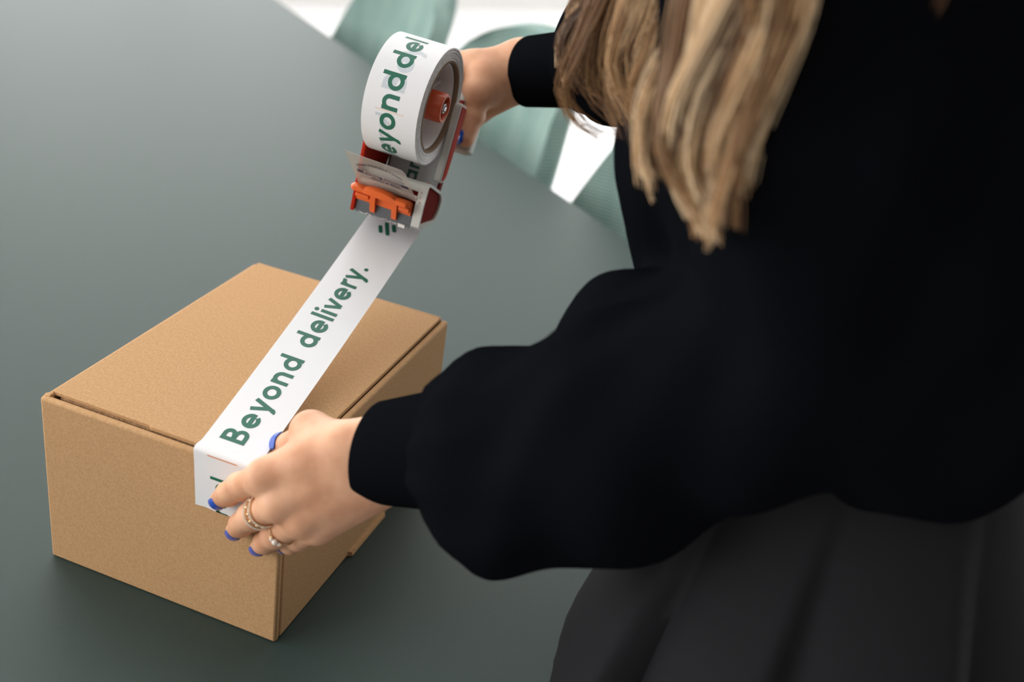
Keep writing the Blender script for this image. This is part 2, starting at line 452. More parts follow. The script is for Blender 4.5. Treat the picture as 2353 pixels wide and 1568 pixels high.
# ------------------------------------------------------------------ the table
TB = (-2.35, 0.278, -0.42, 0.868)           # t0, t1, n0, n1
tab = empty('table', tn(-1.0, 0.2, -Z0), 'large dark grey-green table with a matt sheen under the cardboard box', 'table')
poly = round_poly([(TB[0], TB[2]), (TB[1], TB[2]), (TB[1], TB[3]), (TB[0], TB[3])], 0.03, 6)
n = len(poly); vs = [tn(q[0], q[1], -0.03) for q in poly] + [tn(q[0], q[1], 0.0) for q in poly]
obj('tabletop', vs, [tuple(range(n))[::-1], tuple(range(n, 2*n))] + [(i, (i+1) % n, n + (i+1) % n, n + i) for i in range(n)], 'table_lino', tab, angle=30, bevel=0.002)
for (t, q) in ((TB[0] + 0.12, TB[2] + 0.1), (TB[1] - 0.12, TB[2] + 0.1), (TB[1] - 0.12, TB[3] - 0.1), (TB[0] + 0.12, TB[3] - 0.1)):
    MB().tube([tn(t, q, -0.03), tn(t, q, -Z0)], [0.03, 0.022], 20).build('leg', 'table_leg', tab)
for (q) in (TB[2] + 0.1, TB[3] - 0.1):
    tbox(MB(), TB[0] + 0.12, TB[1] - 0.12, q - 0.015, q + 0.015, -0.09, -0.03).build('apron', 'table_leg', tab, smooth=False)

# ------------------------------------------------------------------ chairs beyond the far edge
def make_chair(label, t, nn, yaw):
    ca, sa = math.cos(yaw), math.sin(yaw)
    base = tn(t, nn, -Z0)
    ex = ca * TH + sa * NH; ey = -sa * TH + ca * NH       # ex: sideways, ey: away from the table
    def W(P):
        P = np.asarray(P, float).reshape(-1, 3); return base + P[:, :1] * ex + P[:, 1:2] * ey + P[:, 2:] * ZH
    ch = empty('upholstered_chair', base, label, 'chair', 'pale green chairs along the far side of the table')
    # back shell: bowed, widest at arm height, rounded top corners
    nu, nv = 25, 17; front = np.zeros((nu, nv, 3)); rear = np.zeros((nu, nv, 3))
    for j in range(nv):
        h = j / (nv - 1); z = 0.36 + 0.530 * h
        hw = 0.226 + 0.022 * math.sin(math.pi * min(1, h * 1.25)) - 0.055 * h ** 2
        if h > 0.86: hw *= math.sqrt(max(0.0, 1 - ((h - 0.86) / 0.14 * 0.62) ** 2))
        for i in range(nu):
            s = 2 * i / (nu - 1) - 1
            y = 0.20 + 0.13 * h - 0.13 * abs(s) ** 2.2 * (1 - 0.55 * h)
            zz = z - 0.03 * max(0, h - 0.8) / 0.2 * abs(s) ** 4
            front[i, j] = (s * hw, y, zz); rear[i, j] = (s * hw * 1.03, y + 0.045 * (1 - 0.3 * abs(s) ** 6), zz + 0.006 * (h > 0.99))
    mb = MB().grid(front[::-1]).grid(rear)
    def rim(A, B):
        mb.add(np.concatenate([A, B]), [(i, i + 1, len(A) + i + 1, len(A) + i) for i in range(len(A) - 1)])
    rim(front[:, -1], rear[:, -1]); rim(rear[:, 0], front[:, 0]); rim(rear[0], front[0]); rim(front[-1], rear[-1])
    mb.build('backrest', 'chair_fabric', ch, W, angle=70)
    sp = round_poly([(-0.24, -0.24), (0.24, -0.24), (0.23, 0.22), (-0.23, 0.22)], 0.09, 6); k = len(sp)
    vs = []; 
    for (z, g) in ((0.37, 0.97), (0.39, 1.0), (0.44, 1.0), (0.462, 0.95), (0.468, 0.6)):
        vs += [(q[0] * g, q[1] * g, z) for q in sp]
    fs = [tuple(range(k))[::-1], tuple(range(4*k, 5*k))] + [(r_*k + i, r_*k + (i+1) % k, (r_+1)*k + (i+1) % k, (r_+1)*k + i) for r_ in range(4) for i in range(k)]
    MB().add(vs, fs).build('seat', 'chair_fabric', ch, W, angle=60)
    for sx in (-1, 1):
        for sy in (-1, 1):
            MB().tube([(sx * 0.18, sy * 0.17, 0.38), (sx * 0.225, sy * 0.23, 0.0)], [0.014, 0.010], 14).build('leg', 'chair_leg', ch, W)
    return ch
make_chair('pale green chair left of the tape roll, partly cut by the top frame edge', -1.475, 0.74, 0.0)
make_chair('pale green chair directly behind the hand gripping the tape dispenser', -0.975, 0.73, 0.0)
make_chair('pale green chair closest to the woman, half hidden behind her black blouse', -0.43, 0.73, 0.0)

# ------------------------------------------------------------------ the cardboard box
BW, BD, BH = 0.2, 0.2833, 0.148
TKN = 0.003
box = empty('cardboard_box', (0.1, 0.14, 0), 'brown kraft cardboard mailer box standing on the table under the tape', 'box')
def slab(name, lo, hi, bev=0.0012, m_='kraft'):
    return MB().box(lo, hi).build(name, m_, box, bevel=bev)
slab('front_panel', (0, 0, 0.0), (BW, TKN * 2, BH - 0.002), 0.0022)
slab('side_panel', (BW - 2 * TKN, TKN * 2, 0.0), (BW, BD, BH - 0.002), 0.0022)
slab('side_panel', (0, TKN * 2, 0.0), (2 * TKN, BD, BH - 0.002), 0.0022)
slab('back_panel', (2 * TKN, BD - TKN, 0.0), (BW - 2 * TKN, BD, BH - 0.002), 0.0015)
slab('base_panel', (2 * TKN, 2 * TKN, 0.0005), (BW - 2 * TKN, BD - TKN, TKN), 0.0)
# lid: hinged at the back, its three free edges set in from the walls by a dark gap, front edge a little stepped
lid = [(0.0045, 0.0085), (0.088, 0.0085), (0.0895, 0.0070), (0.1945, 0.0070), (0.1932, BD - 0.004), (0.0055, BD - 0.001)]
mb = MB(); k = len(lid)
dip = lambda x, y: 0.0012 * math.sin(math.pi * min(max(x / BW, 0), 1)) * (1 - y / BD)
mb.add([(q[0], q[1], BH - 0.0028) for q in lid] + [(q[0], q[1], BH + 0.0006) for q in lid],
       [tuple(range(k))[::-1], tuple(range(k, 2*k))] + [(i, (i+1) % k, k + (i+1) % k, k + i) for i in range(k)])
lido = mb.build('lid', 'kraft', box, bevel=0.0006)
MB().box((0.012, 0.0078, BH - 0.03), (BW - 0.012, 0.0108, BH - 0.0028)).build('tuck_flap', 'kraft_edge', lido, smooth=False)
MB().box((0.0062, BD - 0.0045, BH - 0.004), (BW - 0.0068, BD + 0.0006, BH + 0.0002)).build('hinge_fold', 'kraft', lido, bevel=0.002)
# lock tabs pushed out through the slots at the foot of the right wall
for (y0, y1) in ((0.112, 0.178), (0.2, 0.262)):
    MB().add([(BW - 0.001, y0, 0.0003), (BW + 0.0035, y0 + 0.003, 0.0003), (BW + 0.0035, y1 - 0.002, 0.0003), (BW - 0.001, y1, 0.0003),
              (BW - 0.001, y0, 0.0055), (BW + 0.0030, y0 + 0.003, 0.0045), (BW + 0.0030, y1 - 0.002, 0.0045), (BW - 0.001, y1, 0.0055)],
             [(0,3,2,1),(4,5,6,7),(0,1,5,4),(1,2,6,5),(2,3,7,6),(3,0,4,7)]).build('lock_tab', 'kraft', box, bevel=0.0005)
    MB().box((BW - 0.0004, y1 + 0.001, 0.0006), (BW + 0.0004, y1 + 0.0065, 0.0125)).build('slot', 'kraft_edge', box, smooth=False)
# small torn corner of the inner dust flap at the far left of the front edge
MB().add([(0.0006, 0.0012, BH - 0.003), (0.0060, 0.0016, BH - 0.0028), (0.0050, 0.008, BH + 0.0003), (0.0006, 0.006, BH - 0.0014)], [(0, 1, 2, 3), (3, 2, 1, 0)]).build('corner_flap', 'kraft', box, smooth=False)

# ------------------------------------------------------------------ lettering: drawn as strokes of a round geometric bold
SW = 0.176                                                    # stroke width, cap height 1
def arc(cx, cy, rad, a0, a1, n=26, ry=None):
    a = np.radians(np.linspace(a0, a1, n)); return np.stack([cx + rad * np.cos(a), cy + (ry or rad) * np.sin(a)], 1)
XH = 0.70; RO = XH / 2 - SW / 2
def line(*p): 
    P = np.array(p, float); out = [P[0]]
    for a, b in zip(P[:-1], P[1:]):
        k = max(1, int(np.hypot(*(b - a)) / 0.06)); out += [a + (b - a) * i / k for i in range(1, k + 1)]
    return np.array(out)
def glyph(c):
    h = SW / 2; o = RO + h
    if c == 'o': return [arc(o, XH/2, RO, 0, 360, 44)], 2 * o + 0.03
    if c == 'd': return [arc(o, XH/2, RO, 0, 360, 44), line((2 * o - h, 0), (2 * o - h, 1.0))], 2 * o + 0.075
    if c == 'a': return [arc(o, XH/2, RO, 0, 360, 44), line((2 * o - h, 0), (2 * o - h, XH))], 2 * o + 0.075
    if c == 'p': return [arc(o, XH/2, RO, 0, 360, 44), line((h, -0.26), (h, XH))], 2 * o + 0.05
    if c == 'c': return [arc(o, XH/2, RO, 42, 318, 34)], 2 * o - 0.05
    if c == 'e': return [arc(o, XH/2, RO, 0, 322, 40), line((SW * 0.7, XH/2 - 0.01), (2 * o - h * 0.2, XH/2 - 0.01))], 2 * o + 0.02
    if c == 'n': return [line((h, 0), (h, XH)), np.vstack([arc(h + 0.225, XH - 0.30, 0.225, 175, 0, 20), line((h + 0.45, XH - 0.30), (h + 0.45, 0))])], 0.45 + SW + 0.075
    if c == 'r': return [line((h, 0), (h, XH)), arc(h + 0.25, XH - 0.325, 0.25, 170, 78, 14)], 0.40
    if c == 'l': return [line((h, 0), (h, 1.0))], SW + 0.085
    if c == 'i': return [line((h, 0), (h, XH)), arc(h, 0.90, 0.052, 0, 360, 18)], SW + 0.07
    if c == 'v': return [line((0.07, XH), (0.30, 0.055)), line((0.55, XH), (0.315, 0.055))], 0.61
    if c == 'y': return [line((0.07, XH), (0.305, 0.04)), np.vstack([line((0.56, XH), (0.275, -0.08)), arc(0.185, -0.075, 0.10, -25, -115, 9)])], 0.63
    if c == 'B': return [line((h, 0), (h, 1.0)), np.vstack([line((h, 1 - h), (0.30, 1 - h)), arc(0.30, 0.735, 0.265 - h, 90, -90, 18), line((0.30, 0.53), (h, 0.53))]),
                         np.vstack([line((h, 0.50), (0.34, 0.50)), arc(0.34, 0.2885, 0.2885 - h, 90, -90, 18), line((0.34, h), (h, h))])], 0.69
    if c == '.': return [arc(0.10, 0.095, 0.048, 0, 360, 18)], 0.22
    return [], 0.27
def strokes(text, k=1.0, widen=1.04):
    """quads of the written text: list of (verts 2d, faces)"""
    out = []; x = 0.0
    for c in text:
        polys, adv = glyph(c)
        for P in polys:
            P = P.copy(); P[:, 0] *= widen
            closed = np.hypot(*(P[0] - P[-1])) < 1e-6
            w = SW if not (c in '.i' and len(P) == 18) else 0.096
            T = np.gradient(P, axis=0)
            if closed: T[0] = T[-1] = P[1] - P[-2]
            # drop the kinks' gradient smear at sharp joints
            T /= np.linalg.norm(T, axis=1)[:, None]; Nn = np.stack([-T[:, 1], T[:, 0]], 1)
            A = P + Nn * w / 2; Bq = P - Nn * w / 2; m_ = len(P)
            V = np.concatenate([A, Bq]); V[:, 0] += x
            out.append((V, [(i, i + 1, m_ + i + 1, m_ + i) for i in range(m_ - 1)]))
        x += adv * widen * k
    return out, x
def write(text, fn, cap, s0, wbase, k=1.0, widen=1.04, clip=None):
    """fn maps (s along, w across) to points on the tape"""
    mb = MB(); st, _ = strokes(text, k, widen)
    for V, F in st:
        s = s0 + V[:, 0] * cap; w = wbase - V[:, 1] * cap
        if clip: s = np.clip(s, *clip)
        mb.add(fn(s, w), F)
    return mb

# ------------------------------------------------------------------ dispenser frame (mm): a across to the right, u away, v up; origin at the roll's right rim centre
DO = np.array([0.1699, 0.2837, 0.3358]); DA = np.array([0.99645, 0.04000, -0.07418]); DU = np.array([-0.04011, 0.99920, 0.0]); DV = np.cross(DA, DU)
def LW(P):
    P = np.asarray(P, float).reshape(-1, 3) / 1000.0
    return DO + P[:, :1] * DA + P[:, 1:2] * DU + P[:, 2:] * DV
RR = 49.1; RC = 38.8; TWD = 48.0

# ------------------------------------------------------------------ the tape
tape = empty('packing_tape', (0.1545, 0.0, BH), 'white printed packing tape on its roll, pulled down onto the box', 'tape')
# roll of layered tape
prof = [(-TWD, RC), (-TWD, RR - 0.6), (-TWD + 0.3, RR), (-0.3, RR), (0.0, RR - 0.5)]
steps = 9
for i in range(1, steps):
    r0 = RR - 0.5 - (RR - 0.5 - RC) * i / steps; prof += [(-0.25 + 0.35 * (i % 2) + 0.15 * math.sin(i * 2.3), r0 + 0.12), (-0.55 + 0.3 * ((i * 7) % 3) / 2, r0 - 0.12)]
prof += [(0.0, RC)]
roll = MB().lathe(prof, 120).build('roll', ['tape_white', 'tape_side'], tape, LW, angle=28)
for pl in roll.data.polygons:
    c = pl.center; p = np.array([c.x, c.y, c.z]) + np.array(tape['_org']) - DO
    if p @ DA * 1000 > -0.28 and abs(pl.normal.dot(Vector(DA))) > 0.2: pl.material_index = 1
MB().lathe([(-TWD - 0.3, RC), (0.5, RC), (0.5, RC - 1.7), (-TWD - 0.3, RC - 1.7)], 96, lambda t, a, rr: 0.002 * math.sin(37 * t) * (rr > 38) ).build('core', 'core_card', tape, LW, angle=28)

# the strip: stuck to the front wall, over the edge, then straight up to the cutter
FL, FR = np.array([0.1305, 0, BH]), np.array([0.1785, 0, BH])
CL, CR = LW([(-48, -2.0, -115.3)])[0], LW([(0, -0.3, -118.6)])[0]
SLEN = 0.291
YF = -0.0007
def strip(s, w):
    """s in mm from the box's top front edge (negative: down the front), w in mm from the left edge"""
    s = np.atleast_1d(np.asarray(s, float)) / 1000; w = np.broadcast_to(np.asarray(w, float) / 48.0, s.shape)
    L0 = FL[None] * (1 - w)[:, None] + FR[None] * w[:, None]
    L1 = CL[None] * (1 - w)[:, None] + CR[None] * w[:, None]
    D = (L1 - L0) / SLEN
    up = L0 + D * s[:, None]; down = L0 + np.array([0, YF, 0]) + np.array([-0.03, 0, 1.0]) * s[:, None]
    # soft bend over the edge
    t = np.clip((s + 0.004) / 0.014, 0, 1); t = t * t * (3 - 2 * t)
    P = down * (1 - t)[:, None] + up * t[:, None]
    b = np.exp(-((s - 0.002) / 0.008) ** 2); P[:, 1] -= 0.0003 * b; P[:, 2] += 0.0010 * b
    P[:, 2] -= 0.0022 * np.sin(np.pi * np.clip(s / SLEN, 0, 1))          # slight sag
    return P
def strip_on(s, w, lift=0.00018):
    e = 0.4
    s = np.asarray(s, float); w = np.asarray(w, float) + np.zeros_like(s)
    P = strip(s, w); du = strip(s + e, w) - strip(s - e, w); dw = strip(s, w + e) - strip(s, w - e)
    n_ = np.cross(dw, du); n_ /= np.linalg.norm(n_, axis=1)[:, None]
    return P + n_ * lift
# tape path from the roll down its back, through the head to the cutter (local mm, u v)
path = [(46.5, -16.0), (42.5, -40.0), (37.0, -62.0), (29.0, -84.0), (27.0, -95.0), (23.5, -104.5), (17.0, -110.5), (9.0, -113.9)]
ss = np.concatenate([np.arange(-46, -9, 3.0), np.arange(-9, 20, 1.0), np.arange(20, 300, 7.0), [302.0]])
ws = np.linspace(0, 48, 7)
G = np.array([[strip(s, w)[0] for w in ws] for s in ss])
for j in range(7): G[0, j, 2] += 0.0007 * (j % 2)               # torn saw-tooth end
sf = MB().grid(G).build('strip', 'tape_white', tape, angle=179)
cen_ = catmull(path, 26)
Gp = np.array([[(-48 + w, q[0] + (w / 48 - 0.5) * 1.7 * (i / 25) ** 3, q[1] - (w / 48 - 0.5) * 3.3 * (i / 25) ** 3) for w in ws] for i, q in enumerate(cen_)])
sf2 = MB().grid(LW(Gp.reshape(-1, 3)).reshape(Gp.shape)).build('strip_to_roll', 'tape_white', tape, angle=179)
CAP = 19.6
write('Beyond', strip_on, CAP, 16.8, 29.6, 1.135, 1.05).build('lettering', 'ink_green', sf, smooth=False)
write('delivery.', strip_on, CAP, 126.0, 29.2, 1.135, 1.05).build('lettering', 'ink_green', sf, smooth=False)
write('rcel', strip_on, 13.6, -47.5, 26.5, 1.12, 1.05, (-46, 0)).build('lettering', 'ink_green', sf, smooth=False)
def bar2(fn, s0, s1, w0, w1, ns=14, nw=4, round_=False):
    A = []
    for i in range(ns):
        t = i / (ns - 1); row = []
        hw = (w1 - w0) / 2; cw = (w0 + w1) / 2; s = s0 + (s1 - s0) * t
        g = 1.0
        if round_:
            rr = abs(s1 - s0) / 2 if abs(s1 - s0) < (w1 - w0) else hw
            e = min(abs(s - s0), abs(s1 - s)); g = math.sqrt(max(0.0, 1 - (1 - min(e, hw) / hw) ** 2)) if e < hw else 1.0
        row = [(s, cw - hw * g + 2 * hw * g * j / (nw - 1)) for j in range(nw)]
        A.append(row)
    A = np.array(A); P = fn(A[..., 0].ravel(), A[..., 1].ravel())
    return MB().grid(P.reshape(ns, nw, 3))
bar2(strip_on, -1.3, -0.5, 11.2, 34.5, 3, 9).build('printed_line', 'ink_orange', sf, smooth=False)
def logo_bar(s0, w0, s1, w1, wd):
    p0 = np.array([s0, w0]); p1 = np.array([s1, w1]); d_ = (p1 - p0) / np.linalg.norm(p1 - p0); n_ = np.array([-d_[1], d_[0]]); L_ = np.linalg.norm(p1 - p0)
    A = []
    for t in np.concatenate([np.linspace(0, 1, 9) ** 2 * wd / 2, np.linspace(wd / 2, L_ - wd / 2, 4)[1:-1], L_ - np.linspace(1, 0, 9) ** 2 * wd / 2]):
        e = min(t, L_ - t); g = math.sqrt(max(0.0, 1 - (1 - min(e, wd / 2) / (wd / 2)) ** 2)) * wd / 2
        A.append([p0 + d_ * t - n_ * g, p0 + d_ * t + n_ * g])
    A = np.array(A); return MB().grid(strip_on(A[..., 0].ravel(), A[..., 1].ravel()).reshape(len(A), 2, 3))
for (s0, w0, s1, w1) in ((288.0, 14.4, 279.0, 18.9), (294.6, 17.7, 278.9, 25.4), (294.9, 24.3, 285.8, 28.8)):
    logo_bar(s0, w0, s1, w1, 3.3).build('logo_bar', 'ink_green', sf, smooth=False)
def on_roll(lift):
    def fn(s, w):
        s = np.asarray(s, float); w = np.asarray(w, float) + np.zeros_like(s); t = s / RR
        return LW(np.stack([w - 48.0, -(RR + lift) * np.cos(t), (RR + lift) * np.sin(t)], 1))
    return fn
write('Beyond', on_roll(0.09), CAP, -61.0, 30.0, 1.10, 1.05, (-52, 90)).build('lettering', 'ink_green', roll, smooth=False)
write('del', on_roll(0.09), CAP, 37.0, 30.0, 1.10, 1.05).build('lettering', 'ink_green', roll, smooth=False)
write('Bey', on_roll(0.05), CAP, 17.5, 32.0, 1.10, 1.05, (-52, 82)).build('faint_lettering', 'ink_ghost', roll, smooth=False)
write('parcel', on_roll(0.045), CAP * 0.7, -56.0, 26.0, 1.08, 1.05).build('faint_lettering', 'ink_ghost', roll, smooth=False)
bar2(on_roll(0.06), 0.5, 1.2, 11.4, 36.0, 3, 9).build('printed_line', 'ink_orange_pale', roll, smooth=False)
_pp = catmull(path, 60)
def on_back(s, w):
    s = np.asarray(s, float); w = np.asarray(w, float) + np.zeros_like(s)
    v = -80.0 + s * 0.95; u = np.interp(v, _pp[::-1, 1], _pp[::-1, 0])
    return LW(np.stack([w - 48.0, u - 0.5, v], 1))
write('arc', on_back, 13.6, -3.0, 28.0, 1.08, 1.05, (-1, 60)).build('lettering', 'ink_green', sf2, smooth=False)

# ------------------------------------------------------------------ the tape dispenser
gun = empty('tape_dispenser', LW([(-20, 0, -105)])[0], 'grey and orange hand-held tape dispenser gripped above the box', 'tape dispenser')
def part(mb, name, m_, parent=None, **kw): return mb.build(name, m_, parent or gun, LW, **kw)
# red side plate on the far side of the roll
plate = round_poly([(-26, -100), (14, -107), (27, -90), (44, -62), (62, -20), (70, 8), (40, 18), (8, 18), (-12, 10), (-20, -30)], [3, 6, 8, 6, 6, 8, 8, 12, 12, 6], 5)
part(MB().prism(plate, -54.0, -51.5), 'side_plate', 'plate_red', bevel=0.0005)
part(MB().prism(round_poly([(-27.2, -101), (-24.6, -101), (-17.5, -40), (-20.5, -40)], 0.6, 2), -54.3, -51.0), 'plate_rim', 'plate_red', bevel=0.0004)
# cutter head: grey shell with dark red cheek
HEAD = [(-25.2, -98.8), (-22.5, -80.0), (-17.5, -63.0), (-12, -62.2), (21.5, -80.5), (27, -88), (23.8, -100), (14.5, -107)]
hp = round_poly(HEAD, [1.5, 3, 5, 4, 5, 5, 6, 6], 5)
part(MB().band(hp, 2.4, 1.0, 8.5), 'head_rim', 'shell_grey', bevel=0.0006)
part(MB().prism(offset_poly(hp, 2.0), 4.6, 6.4), 'cheek_panel', 'panel_darkred', smooth=False)
part(MB().prism(round_poly([(-19.5, -69.0), (-17.0, -63.4), (-12.5, -62.4), (21.2, -80.4), (20.0, -82.6), (-12, -65.2), (-15.5, -66.0), (-17.5, -70.0)], 1.2, 3), -51.5, 1.0), 'head_cover', 'shell_grey', bevel=0.0004)
part(MB().prism(round_poly([(14.0, -106.6), (24, -100), (26.6, -89), (24.2, -89), (21.8, -98.6), (13.4, -104.2)], 1.2, 3), -51.5, 1.0), 'rear_cover', 'shell_grey', bevel=0.0004)
part(MB().prism([(-16, -70), (-16, -98), (8, -98), (8, -74)], -51.4, 0.8), 'inner_block', 'panel_darkred', smooth=False)
# red specks of paint on the grey shell
for (a, u, v, rr) in ((4.6, -7.5, -64.3, 0.9), (3.6, -19.1, -69.2, 0.5), (3.9, -20.4, -73.6, 0.5), (4.4, -21.6, -77.4, 0.75)):
    part(MB().sphere((a, u - 0.3, v + 0.3), (rr * 0.8, 0.5, rr), 8, 5), 'paint_speck', 'guard_orange')
# rubber roller axle behind the guard
part(MB().tube([(-50, -21.5, -73.5), (1.0, -19.5, -75.5)], 2.4, 16), 'axle_rod', 'label_pale')
# cutting blade with saw teeth
nt = 34; bl = [(-50.5, -88.0), (0.6, -88.0)]
tv = [(0.6, -99.6)]
for i in range(nt):
    a0 = 0.6 - 51.1 * i / nt; a1 = 0.6 - 51.1 * (i + 0.5) / nt; tv += [(a0 - 51.1 / nt * 0.02, -99.6), (a1, -101.8)]
tv += [(-50.5, -99.6)]
outl = bl + tv; k = len(outl)
def bladepos(a, v, off): return (a, -23.2 + (v + 88) * -0.16 * -1 + off, v)
mb = MB(); mb.add([bladepos(a, v, 0) for a, v in outl] + [bladepos(a, v, 0.9) for a, v in outl],
                  [tuple(range(k)), tuple(range(k, 2*k))[::-1]] + [(i, k + i, k + (i+1) % k, (i+1) % k) for i in range(k)])
blade = part(mb, 'blade', 'blade_steel', smooth=False)
mb = MB()
for i in range(30):
    a = -46 + 44 * i / 29 + random.uniform(-0.4, 0.4); rr = random.uniform(0.35, 0.75)
    mb.sphere((a, bladepos(a, -100.4, 0)[1] - 0.3, -100.4 + random.uniform(-0.7, 0.5)), (rr, 0.35, rr), 6, 4)
mb.box((-9.8, bladepos(0, -100, 0)[1] - 0.9, -102.4), (-3.6, bladepos(0, -100, 0)[1] - 0.2, -99.4))
part(mb, 'adhesive_residue', 'tape_bits', blade)
# orange blade guard: thumb bar with a wavy top, side ribs and two prongs
na = 61; aa = np.linspace(-54.5, -1.0, na)
def wave(a):
    c = (a + 28) / 14.0; l_ = (a + 49) / 8.5; r_ = (a + 8) / 7.5
    return 3.4 * max(0, 1 - c * c) ** 0.5 * (abs(c) < 1) + 0.9 * max(0, 1 - l_ * l_) + 0.9 * max(0, 1 - r_ * r_)
rows = []
for a in aa:
    h = wave(a); e = 1 - 0.35 * max(0, abs(a + 27.75) - 24.5) / 2.3
    vt = -75.6 + h * 0.95; sl = -0.045 * (a + 50)
    prof_ = [(-21.5, -77.2), (-27, vt - 0.4), (-31.0 - 0.25 * h, vt + 0.15 * h), (-33.4 - 0.35 * h, vt - 1.2), (-33.4 - 0.2 * h, -79.6), (-30.5, -81.2), (-25, -80.6), (-21.5, -80.4)]
    rows.append([(a, -27.5 + (p_[0] + 27.5) * e, -78.4 + (p_[1] + 78.4) * e + sl * 0.6) for p_ in prof_])
P = np.array(rows); mb = MB(); mb.grid(np.concatenate([P, P[:, :1]], 1)); mb.f = [q[::-1] for q in mb.f]
mb.add(P[0], [tuple(range(8))]); mb.add(P[-1], [tuple(range(8))[::-1]])
guard = part(mb, 'blade_guard', 'guard_orange', angle=50)
part(MB().prism(round_poly([(-22.3, -80), (-25.6, -81), (-25.2, -90.5), (-22.0, -89.5)], 0.8, 3), -51.0, -0.6), 'guard_web', 'guard_orange', guard, bevel=0.0004)
for a in (-34.5, -14.5):
    part(MB().prism(round_poly([(-21.8, -79), (-29.8, -80), (-29.0, -87), (-26.0, -97.8), (-23.8, -97.8), (-22.8, -88)], 0.9, 3), a - 2.4, a + 2.4), 'prong', 'guard_orange', guard, bevel=0.0006)
for (a0, a1) in ((-50.6, -38.5), (-11.0, -1.2)):
    part(MB().prism(round_poly([(-25.0, -82.6), (-29.0, -83.2), (-28.8, -86.8), (-25.0, -86.6)], 0.8, 3), a0, a1), 'guard_rib', 'guard_orange', guard, bevel=0.0005)
# clear flap standing up from the head, with its printed label
F00, F10, F11, F01 = np.array([-50, -27.0, -74.6]), np.array([0.5, -19.8, -77.2]), np.array([0.5, -61.7, -37.0]), np.array([-50, -64.7, -35.0])
def flap(x, y, off=0.0):
    x = np.asarray(x, float)[..., None]; y = np.asarray(y, float)[..., None]
    P_ = (1 - y) * ((1 - x) * F00 + x * F10) + y * ((1 - x) * F01 + x * F11)
    n_ = np.cross(F10 - F00, F01 - F00); n_ /= np.linalg.norm(n_)
    return P_ + n_ * off - np.array([0, 1, 0]) * 0.0
nrmF = np.cross(F10 - F00, F01 - F00); nrmF /= np.linalg.norm(nrmF); sgn = 1.0 if nrmF[1] < 0 else -1.0
gx, gy = np.meshgrid(np.linspace(0, 1, 22), np.linspace(0, 1, 16), indexing='ij')
gt = 1 - 0.03 * gx - 0.07 * (np.clip(gx - 0.93, 0, 1) / 0.07) ** 2
fa = flap(gx, gy * gt, 0.0); fb = flap(gx, gy * gt, 0.5 * sgn)
mb = MB().grid(fa).grid(fb[:, ::-1])
for A_, B_ in ((fa[0], fb[0]), (fb[-1], fa[-1]), (fb[:, 0], fa[:, 0]), (fa[:, -1], fb[:, -1])):
    k = len(A_); mb.add(np.concatenate([A_, B_]), [(q, q + 1, k + q + 1, k + q) for q in range(k - 1)])
flapo = part(mb, 'clear_flap', 'flap_clear', smooth=False)
FLW = 50.6; FLH = np.linalg.norm(F01 - F00)
def flap_text(txt, size, x, y, m_, name, arch=None, bold=0.0, sx=1.0):
    cu = bpy.data.curves.new('t', 'FONT'); cu.body = txt; cu.size = size; cu.align_x = 'CENTER'; cu.offset = bold; cu.resolution_u = 2
    ob = bpy.data.objects.new('t', cu); COL.objects.link(ob)
    dg = bpy.context.evaluated_depsgraph_get(); me = ob.evaluated_get(dg).to_mesh()
    V = np.array([v_.co[:] for v_ in me.vertices]); Fc = [tuple(p_.vertices) for p_ in me.polygons]
    ob.evaluated_get(dg).to_mesh_clear(); bpy.data.objects.remove(ob); bpy.data.curves.remove(cu)
    X = V[:, 0] * sx; Y = V[:, 1].copy()
    if arch: Y = Y + arch * (1 - (X / (FLW * 0.42)) ** 2)
    return part(MB().add(flap((X + x) / FLW, (Y + y) / FLH, 0.75 * sgn), Fc), name, m_, flapo, smooth=False)
gx2, gy2 = np.meshgrid(np.linspace(0.03, 0.97, 12), np.linspace(0, 1, 6), indexing='ij')
part(MB().grid(flap(gx2, 0.03 + gy2 * (0.53 - 0.16 * gx2), 0.62 * sgn)), 'label_sticker', 'flap_clear', flapo, smooth=False)
# dotted fan and dark band behind the wording
mb = MB()
for j in range(9):
    for i in range(34):
        x = 0.13 + 0.76 * i / 33 + 0.011 * (j % 2); y = 0.52 - 0.07 * (x - 0.5) + 0.027 * j
        if 0.027 * j > 0.24 * math.sqrt(max(0, 1 - ((x - 0.5) / 0.42) ** 2)): continue
        sz = 0.0062 * (1.25 - 0.1 * j)
        c_ = [(x - sz * 0.85, y - sz), (x + sz * 0.85, y - sz), (x + sz * 0.85, y + sz), (x - sz * 0.85, y + sz)]
        q = np.array(c_); mb.add(flap(q[:, 0], q[:, 1], 0.72 * sgn), [(0, 1, 2, 3)])
dots = part(mb, 'dot_print', 'ink_blue', flapo, smooth=False); dots['kind'] = 'stuff'
gx2, gy2 = np.meshgrid(np.linspace(0.09, 0.95, 14), np.linspace(0, 1, 3), indexing='ij')
part(MB().grid(flap(gx2, 0.43 - 0.085 * (gx2 - 0.1) + 0.085 * gy2, 0.70 * sgn)), 'dark_band', 'ink_blue', flapo, smooth=False)
